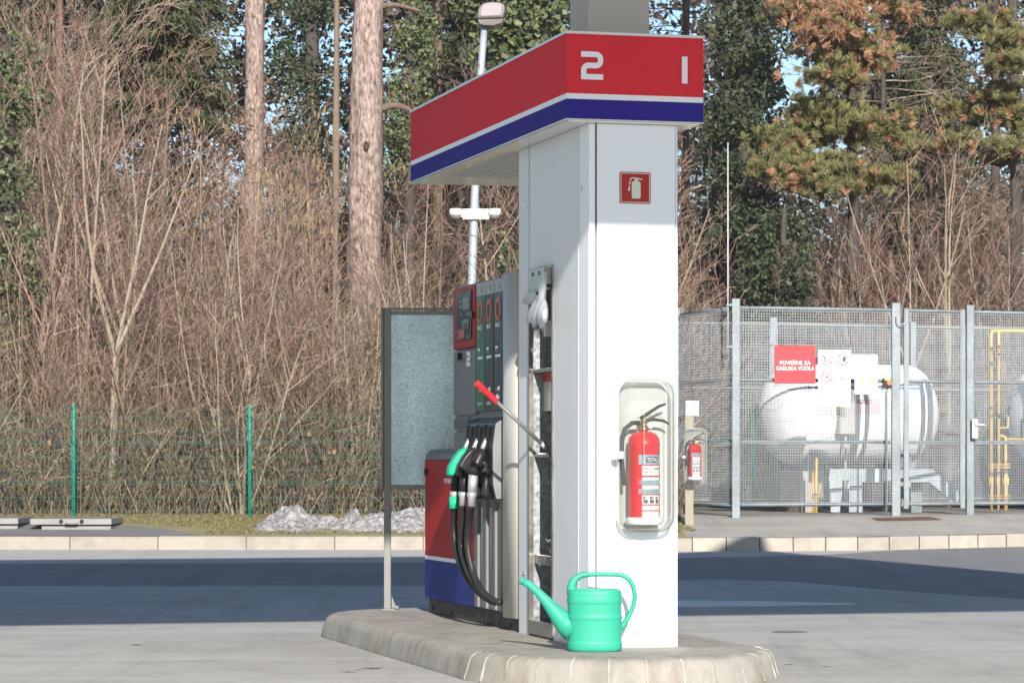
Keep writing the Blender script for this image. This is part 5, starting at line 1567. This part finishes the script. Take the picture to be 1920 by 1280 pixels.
# big pale trunk
YT=45.0
t=tree_root('pale_trunk_tree','thick pale pinkish trunk with ridged bark and a knot hole left of the fascia',690,YT)
tp=lambda px,py: (DP(px,py,YT)[0],YT,DP(px,py,YT)[1])
z0=THINGS[t.name][2]
trunk_part(t,[(tp(684,0)[0],YT,z0),tp(684,470),tp(687,250),tp(690,0),(tp(694,0)[0],YT,13)],(.275,.205),m_bark_pale,28,.05)
g=MB(); g.tube(smooth([tp(686,115),tp(680,104),tp(690,98),tp(700,108)],4),[.05,.05,.045,.04,.035,.035,.03,.03,.03,.028,.026,.024,.02],8)
part('limb', g, m_bark_brown, t)
g=MB(); g.tube(smooth([tp(705,208),tp(735,198),tp(760,202),tp(775,212)],4),[.07,.065,.06,.06,.055,.05,.05,.045,.04,.04,.03,.03,.02],8)
part('limb', g, m_bark_brown, t)
g=MB(); g.tube(smooth([tp(715,12),tp(745,10),tp(790,22)],4),[.05,.05,.045,.04,.04,.035,.03,.03,.02],8)
part('limb', g, m_bark_brown, t)
kx,ky,kz=tp(688,278); g=MB(); g.lathe([(.0,-.01),(1,0),(.0,.01)],(0,0),14)
g.v=[(kx+a*.045,ky-.25+c*2,kz+b*.085) for a,b,c in g.v]; part('knot_hole', g, m_bark_dark, t)
# brown trunk
YT2=51.0
t=tree_root('brown_trunk_tree','straight reddish brown trunk fringed by dead twigs right of the spruce',475,YT2)
x=THINGS[t.name][0]; z0=THINGS[t.name][2]
trunk_part(t,[(x-.05,YT2,z0),(x,YT2,5),(x+.03,YT2,9),(x+.1,YT2,14)],(.20,.15),m_bark_pale,16,.03)
rng=random.Random(31); S=Segs();T=Segs()
for i in range(46):
    z=rng.uniform(5.5,11.5); a=rng.uniform(0,6.28)
    grow(rng,T,T,Vector((x,YT2,z)),Vector((math.cos(a),math.sin(a)*.8,.1)).normalized(),rng.uniform(.7,1.7),.014,1,.14,-.06,3,.8,9,.005)
me=T.mesh('dead_twigs',m_larch); o=bpy.data.objects.new('dead_twigs',me); COL.objects.link(o); o.parent=t
me.vertices.foreach_set('co',(np.array([v.co for v in me.vertices])-np.array(THINGS[t.name])).ravel()); me.update()
# conifers with hanging dead twigs and thin trunks
def twig_tree(label,px,Y,zlo,zhi,reach,n,seed,mat,tr=.12,droop=-.12,tm=m_bark_brown):
    t=tree_root('dead_larch',label,px,Y); x,_,z0=THINGS[t.name]
    trunk_part(t,[(x,Y,z0),(x,Y,6),(x+.05,Y,14)],(tr,tr*.6),tm,10,.02)
    rng=random.Random(seed); T=Segs()
    for i in range(n):
        z=rng.uniform(zlo,zhi); a=rng.uniform(0,6.28)
        grow(rng,T,T,Vector((x,Y,z)),Vector((math.cos(a),math.sin(a)*.8,.05)).normalized(),rng.uniform(.5,1)*reach,.014,1,.15,droop,3,.9,9,.0055)
        if n <= 30:
            me=T.mesh('branch',mat); me.vertices.foreach_set('co',(np.array([v.co for v in me.vertices])-np.array(THINGS[t.name])).ravel()); me.update()
            o=bpy.data.objects.new('branch',me); COL.objects.link(o); o.parent=t; T=Segs()
    if n <= 30: return
    me=T.mesh('dead_twigs',mat); me.vertices.foreach_set('co',(np.array([v.co for v in me.vertices])-np.array(THINGS[t.name])).ravel()); me.update()
    o=bpy.data.objects.new('dead_twigs',me); COL.objects.link(o); o.parent=t
twig_tree('dry brown larch with hanging twigs right behind the canopy column',1285,51,4.0,12,1.7,200,41,m_larch,.09)
twig_tree('dry brown conifer left of the street lamp with drooping twigs',820,52,4.5,12,1.9,140,42,m_twig,.1)
twig_tree('dark leafless conifer with fine twigs in the right top corner',1866,52,5.0,12,1.6,110,43,m_twig2,.10,-.05,m_bark_dark)
twig_tree('leafless brown tree behind the left thicket beside the dark trunk',110,56,5.0,13,1.5,46,44,m_twig,.1,-.03)
twig_tree('leafless tree with bare limbs behind the lower pine boughs',1655,54,4.5,12,1.9,90,45,m_twig2,.06,.02,m_bark_dark)
twig_tree('thin leafless tree in front of the dark ivy left of the pale trunk',630,46,4.2,10,.9,24,46,m_twig2,.06,.05,m_stem)
# catkin hazel
t=tree_root('hazel_bush','hazel hung with yellow catkins beside the brown trunk','%d'%0 and 540,46.5,'shrub')
x,Y_,z0=THINGS[t.name]; rng=random.Random(51); S=Segs();T=Segs()
for k in range(12):
    a=rng.uniform(0,6.28); l=rng.uniform(.1,.35)
    grow(rng,S,T,Vector((0,0,0)),Vector((l*math.cos(a),l*math.sin(a),1)).normalized(),rng.uniform(3.2,4.6),.02,0,.07,.03,2,.6,9)
o=bpy.data.objects.new('stems',S.mesh('stems',m_stem,4)); COL.objects.link(o); o.parent=t
o=bpy.data.objects.new('twigs',T.mesh('twigs',m_twig2,3)); COL.objects.link(o); o.parent=t
ends=np.array([b for b in T.b]); ends=ends[ends[:,2]>2.0]; ck=[e for e in ends if rng.random()<.75]
ck=np.array(ck)
V,Q=seg_geo(ck,ck-np.array([0,0,.09]),np.full(len(ck),.011),np.full(len(ck),.008),4)
o=bpy.data.objects.new('catkins',np_mesh('catkins',V,Q,m_catkin)); COL.objects.link(o); o.parent=t; o['kind']='stuff'

# spruce
def spruce(label,px,Y,zbase,ztop,rmax,seed):
    t=tree_root('spruce_tree',label,px,Y); x,_,z0=THINGS[t.name]
    trunk_part(t,[(x,Y,z0),(x,Y,6),(x,Y,ztop)],(.16,.03),m_bark_dark,10)
    r=np.random.default_rng(seed); C=[];A=[];B=[]
    z=zbase
    while z<ztop:
        f=(ztop-z)/(ztop-zbase); R_=rmax*(.35+.65*f)
        for k in range(9):
            a=r.random()*6.28; L_=R_*(.7+.4*r.random()); dz=-.22*L_
            m_=int(230*L_)
            tt=r.random(m_)**.7
            px_=x+np.cos(a)*L_*tt+r.normal(0,.09,m_); py_=Y+np.sin(a)*L_*tt+r.normal(0,.09,m_); pz_=z+dz*tt*tt+.10*L_*tt-np.abs(r.normal(0,.14,m_))
            C.append(np.stack([px_,py_,pz_],1))
            d=np.stack([np.cos(a)+r.normal(0,.5,m_),np.sin(a)+r.normal(0,.5,m_),-.9+r.normal(0,.4,m_)],1); d/=np.linalg.norm(d,axis=1,keepdims=True)
            s=r.normal(0,1,(m_,3)); s=np.cross(d,s); s/=np.linalg.norm(s,axis=1,keepdims=True)
            A.append(d*(.045+.04*r.random(m_))[:,None]); B.append(s*.011)
        z+=.27
    V,Q=quad_geo(local(t,np.concatenate(C)),np.concatenate(A),np.concatenate(B))
    o=bpy.data.objects.new('foliage',np_mesh('foliage',V,Q,m_spruce)); COL.objects.link(o); o.parent=t
spruce('dark green spruce with drooping boughs in the upper left',305,50,6.9,14.5,1.35,61)
spruce('dark spruce behind the bare trees left of the brown trunk',60,60,4.0,14.5,1.6,63)
spruce('shaded spruce deep behind the right bare trees',1730,60,3.8,11,1.7,64)
spruce('shaded spruce deep behind the ivy column left of the canopy column',880,60,4.0,14,1.8,65)

# pines: needle tufts along boughs
def pine(label,px,Y,boughs,seed,trunk_pts,tr):
    """boughs: list of (px0,py0,px1,py1,half width m,dead share,tufts)"""
    t=tree_root('pine_tree',label,px,Y); x,_,z0=THINGS[t.name]
    trunk_part(t,trunk_pts,(tr*.75,tr*.5),m_bark_dark,12,.02)
    r=np.random.default_rng(seed); groups={0:([],[],[]),1:([],[],[])}; g=MB()
    for (xa,ya,xb,yb,hw,dead,nt) in boughs:
        dy0,dy1=r.uniform(-.9,.3),r.uniform(-1.2,.4)
        p0=np.array([DP(xa,ya,Y)[0],Y+dy0,DP(xa,ya,Y)[1]]); p1=np.array([DP(xb,yb,Y)[0],Y+dy1,DP(xb,yb,Y)[1]])
        mid=(p0+p1)/2+np.array([0,0,-.15])
        g = MB(); g.tube(smooth([tuple(p0),tuple(mid),tuple(p1)],4),[.05-.035*i/8 for i in range(9)],6); part('bough', g, m_bark_dark, t)
        for k in range(int(nt*1.7)):
            tt=r.random(); c=p0*(1-tt)+p1*tt+r.normal(0,1,3)*np.array([hw*.6,hw*.8,hw*.42])
            isd=1 if r.random()<dead else 0
            ax=r.normal(0,.5,3)+np.array([0,-.25,.8 if not isd else .1]); ax/=np.linalg.norm(ax)
            n=56
            d=r.normal(0,1,(n,3)); d/=np.linalg.norm(d,axis=1,keepdims=True); d=d*.75+ax; d/=np.linalg.norm(d,axis=1,keepdims=True)
            l=.125*(.7+.5*r.random(n))[:,None]
            s=np.cross(d,r.normal(0,1,(n,3))); s/=np.linalg.norm(s,axis=1,keepdims=True)
            groups[isd][0].append(c+d*l*.55); groups[isd][1].append(d*l*.5); groups[isd][2].append(s*.0032)
    for k,nm,mt in ((0,'green_needles',m_pine),(1,'dead_needles',m_pinedead)):
        if groups[k][0]:
            V,Q=quad_geo(local(t,np.concatenate(groups[k][0])),np.concatenate(groups[k][1]),np.concatenate(groups[k][2]))
            o=bpy.data.objects.new(nm,np_mesh(nm,V,Q,mt)); COL.objects.link(o); o.parent=t
YN=44.5
q=lambda px,py,dy=0: (DP(px,py,YN)[0],YN+dy,DP(px,py,YN)[1])
zb_=hill_z(5,YN)
pine('pine with orange dying needles and lower green boughs behind the cage',1600,YN,[
 (1600,30,1455,25,.28,.75,80),(1600,60,1490,80,.30,.72,90),(1610,90,1560,110,.35,.6,80),(1620,110,1670,110,.22,.35,60),(1590,150,1520,160,.3,.25,60),
 (1600,230,1430,290,.30,.10,190),(1600,240,1500,210,.28,.06,150),(1610,260,1690,240,.25,.08,90),(1600,320,1420,330,.25,.08,140),(1600,340,1640,340,.22,.12,60),(1590,365,1450,360,.2,.3,50),(1620,330,1700,330,.2,.15,40),(1580,10,1640,-30,.3,.75,70)],71,
 [(q(1600,0)[0],YN,zb_-.05),q(1600,400),q(1598,200),q(1602,-200)],.13)
YN=46
q=lambda px,py,dy=0: (DP(px,py,YN)[0],YN+dy,DP(px,py,YN)[1])
pine('pine spreading green boughs across the upper right corner',1880,YN,[
 (1700,40,1640,20,.22,.5,60),(1880,50,1790,45,.22,.12,80),(1890,100,1850,95,.2,.12,50),(1900,130,1850,140,.22,.2,50),
 (1900,180,1830,190,.24,.15,70),(1880,225,1770,205,.2,.12,60),(1860,285,1700,270,.16,.15,60),(1920,230,1880,200,.3,.15,60),(1900,290,1850,300,.2,.2,40),(1960,100,1900,60,.3,.1,50)],72,
 [(q(1905,0)[0],YN,hill_z(8,YN)),q(1905,300),q(1900,100),q(1895,-200)],.14)

# far-off wood that closes the view between the trunks
r=np.random.default_rng(15); cs=[]
for i in range(560):
    Y=58+9*r.random(); X=(-.25+.52*r.random())*Y; z=hill_z(X,Y)+.3+9.2*r.random()
    cs.append(((X,Y,z),.7+.8*r.random()))
C=clumps(r,cs,150,.42)
o=cloud('distant_evergreens',m_far,C,.062,15,None); o['kind']='stuff'
r=np.random.default_rng(33); N=5200
Y=36.9+7*r.random(N)**1.4; X=(-.19+.38*r.random(N))*Y; ok=(X<1.6)|(Y>43); X=X[ok]; Y=Y[ok]
C=np.stack([X,Y,np.array([hill_z(a,b) for a,b in zip(X,Y)])+1.5*r.random(len(X))**2.2],1)
o=cloud('dry_leaves',leafm('withered_leaves',(0.10,0.05,0.028),(0.34,0.20,0.11),0.2,0.8),C,.028,33,None); o['kind']='stuff'
r=np.random.default_rng(34); cs=[]
for i in range(70):
    Yc=37.6+5*r.random(); Xc=(-.19+.25*r.random())*Yc; cs.append(((Xc,Yc,hill_z(Xc,Yc)+.2+1.0*r.random()**1.5),.4+.5*r.random()))
o=cloud('creeping_ivy',m_ivydark,clumps(r,cs,110,.25),.026,34,None); o['kind']='stuff'
# short grass on the verge
r=np.random.default_rng(9); N=26000
Y=33.5+3.3*r.random(N); X=-7.4+9.5*r.random(N)
keep=np.array([(not (x<-3.5 and y<35.2-.9*max(0,(x+4.6)/1.1))) and not(2.2<x) for x,y in zip(X,Y)]); X=X[keep];Y=Y[keep]
C=np.stack([X,Y,np.array([bank_z(a,b) for a,b in zip(X,Y)])],1); n=len(C)
A=np.stack([r.normal(0,.010,n),r.normal(0,.010,n),.006+.012*r.random(n)],1); B=np.stack([np.full(n,.004),r.normal(0,.004,n),np.zeros(n)],1)
V,Q=quad_geo(C+A*.6,A,B)
o=bpy.data.objects.new('verge_grass',np_mesh('verge_grass',V,Q,m_grass)); COL.objects.link(o); o['kind']='stuff'

# ------------------------------------------------------------------ added scattering box, lifts the blacks like windscreen veil
g = MB(); g.box(-70,70,-64,135,-1.06,24)
hz = struct('windscreen_veil', g, [], kind='stuff')
hm = bpy.data.materials.new('veil_scatter'); hm.use_nodes = True
hn = hm.node_tree.nodes; hn.remove(hn['Principled BSDF'])
pv = hn.new('ShaderNodeVolumePrincipled'); pv.inputs['Color'].default_value = (0.92,0.95,1,1); pv.inputs['Density'].default_value = 0.0004; pv.inputs['Anisotropy'].default_value = 0.0
hm.node_tree.links.new(pv.outputs[0], hn['Material Output'].inputs['Volume'])
hz.data.materials.append(hm)
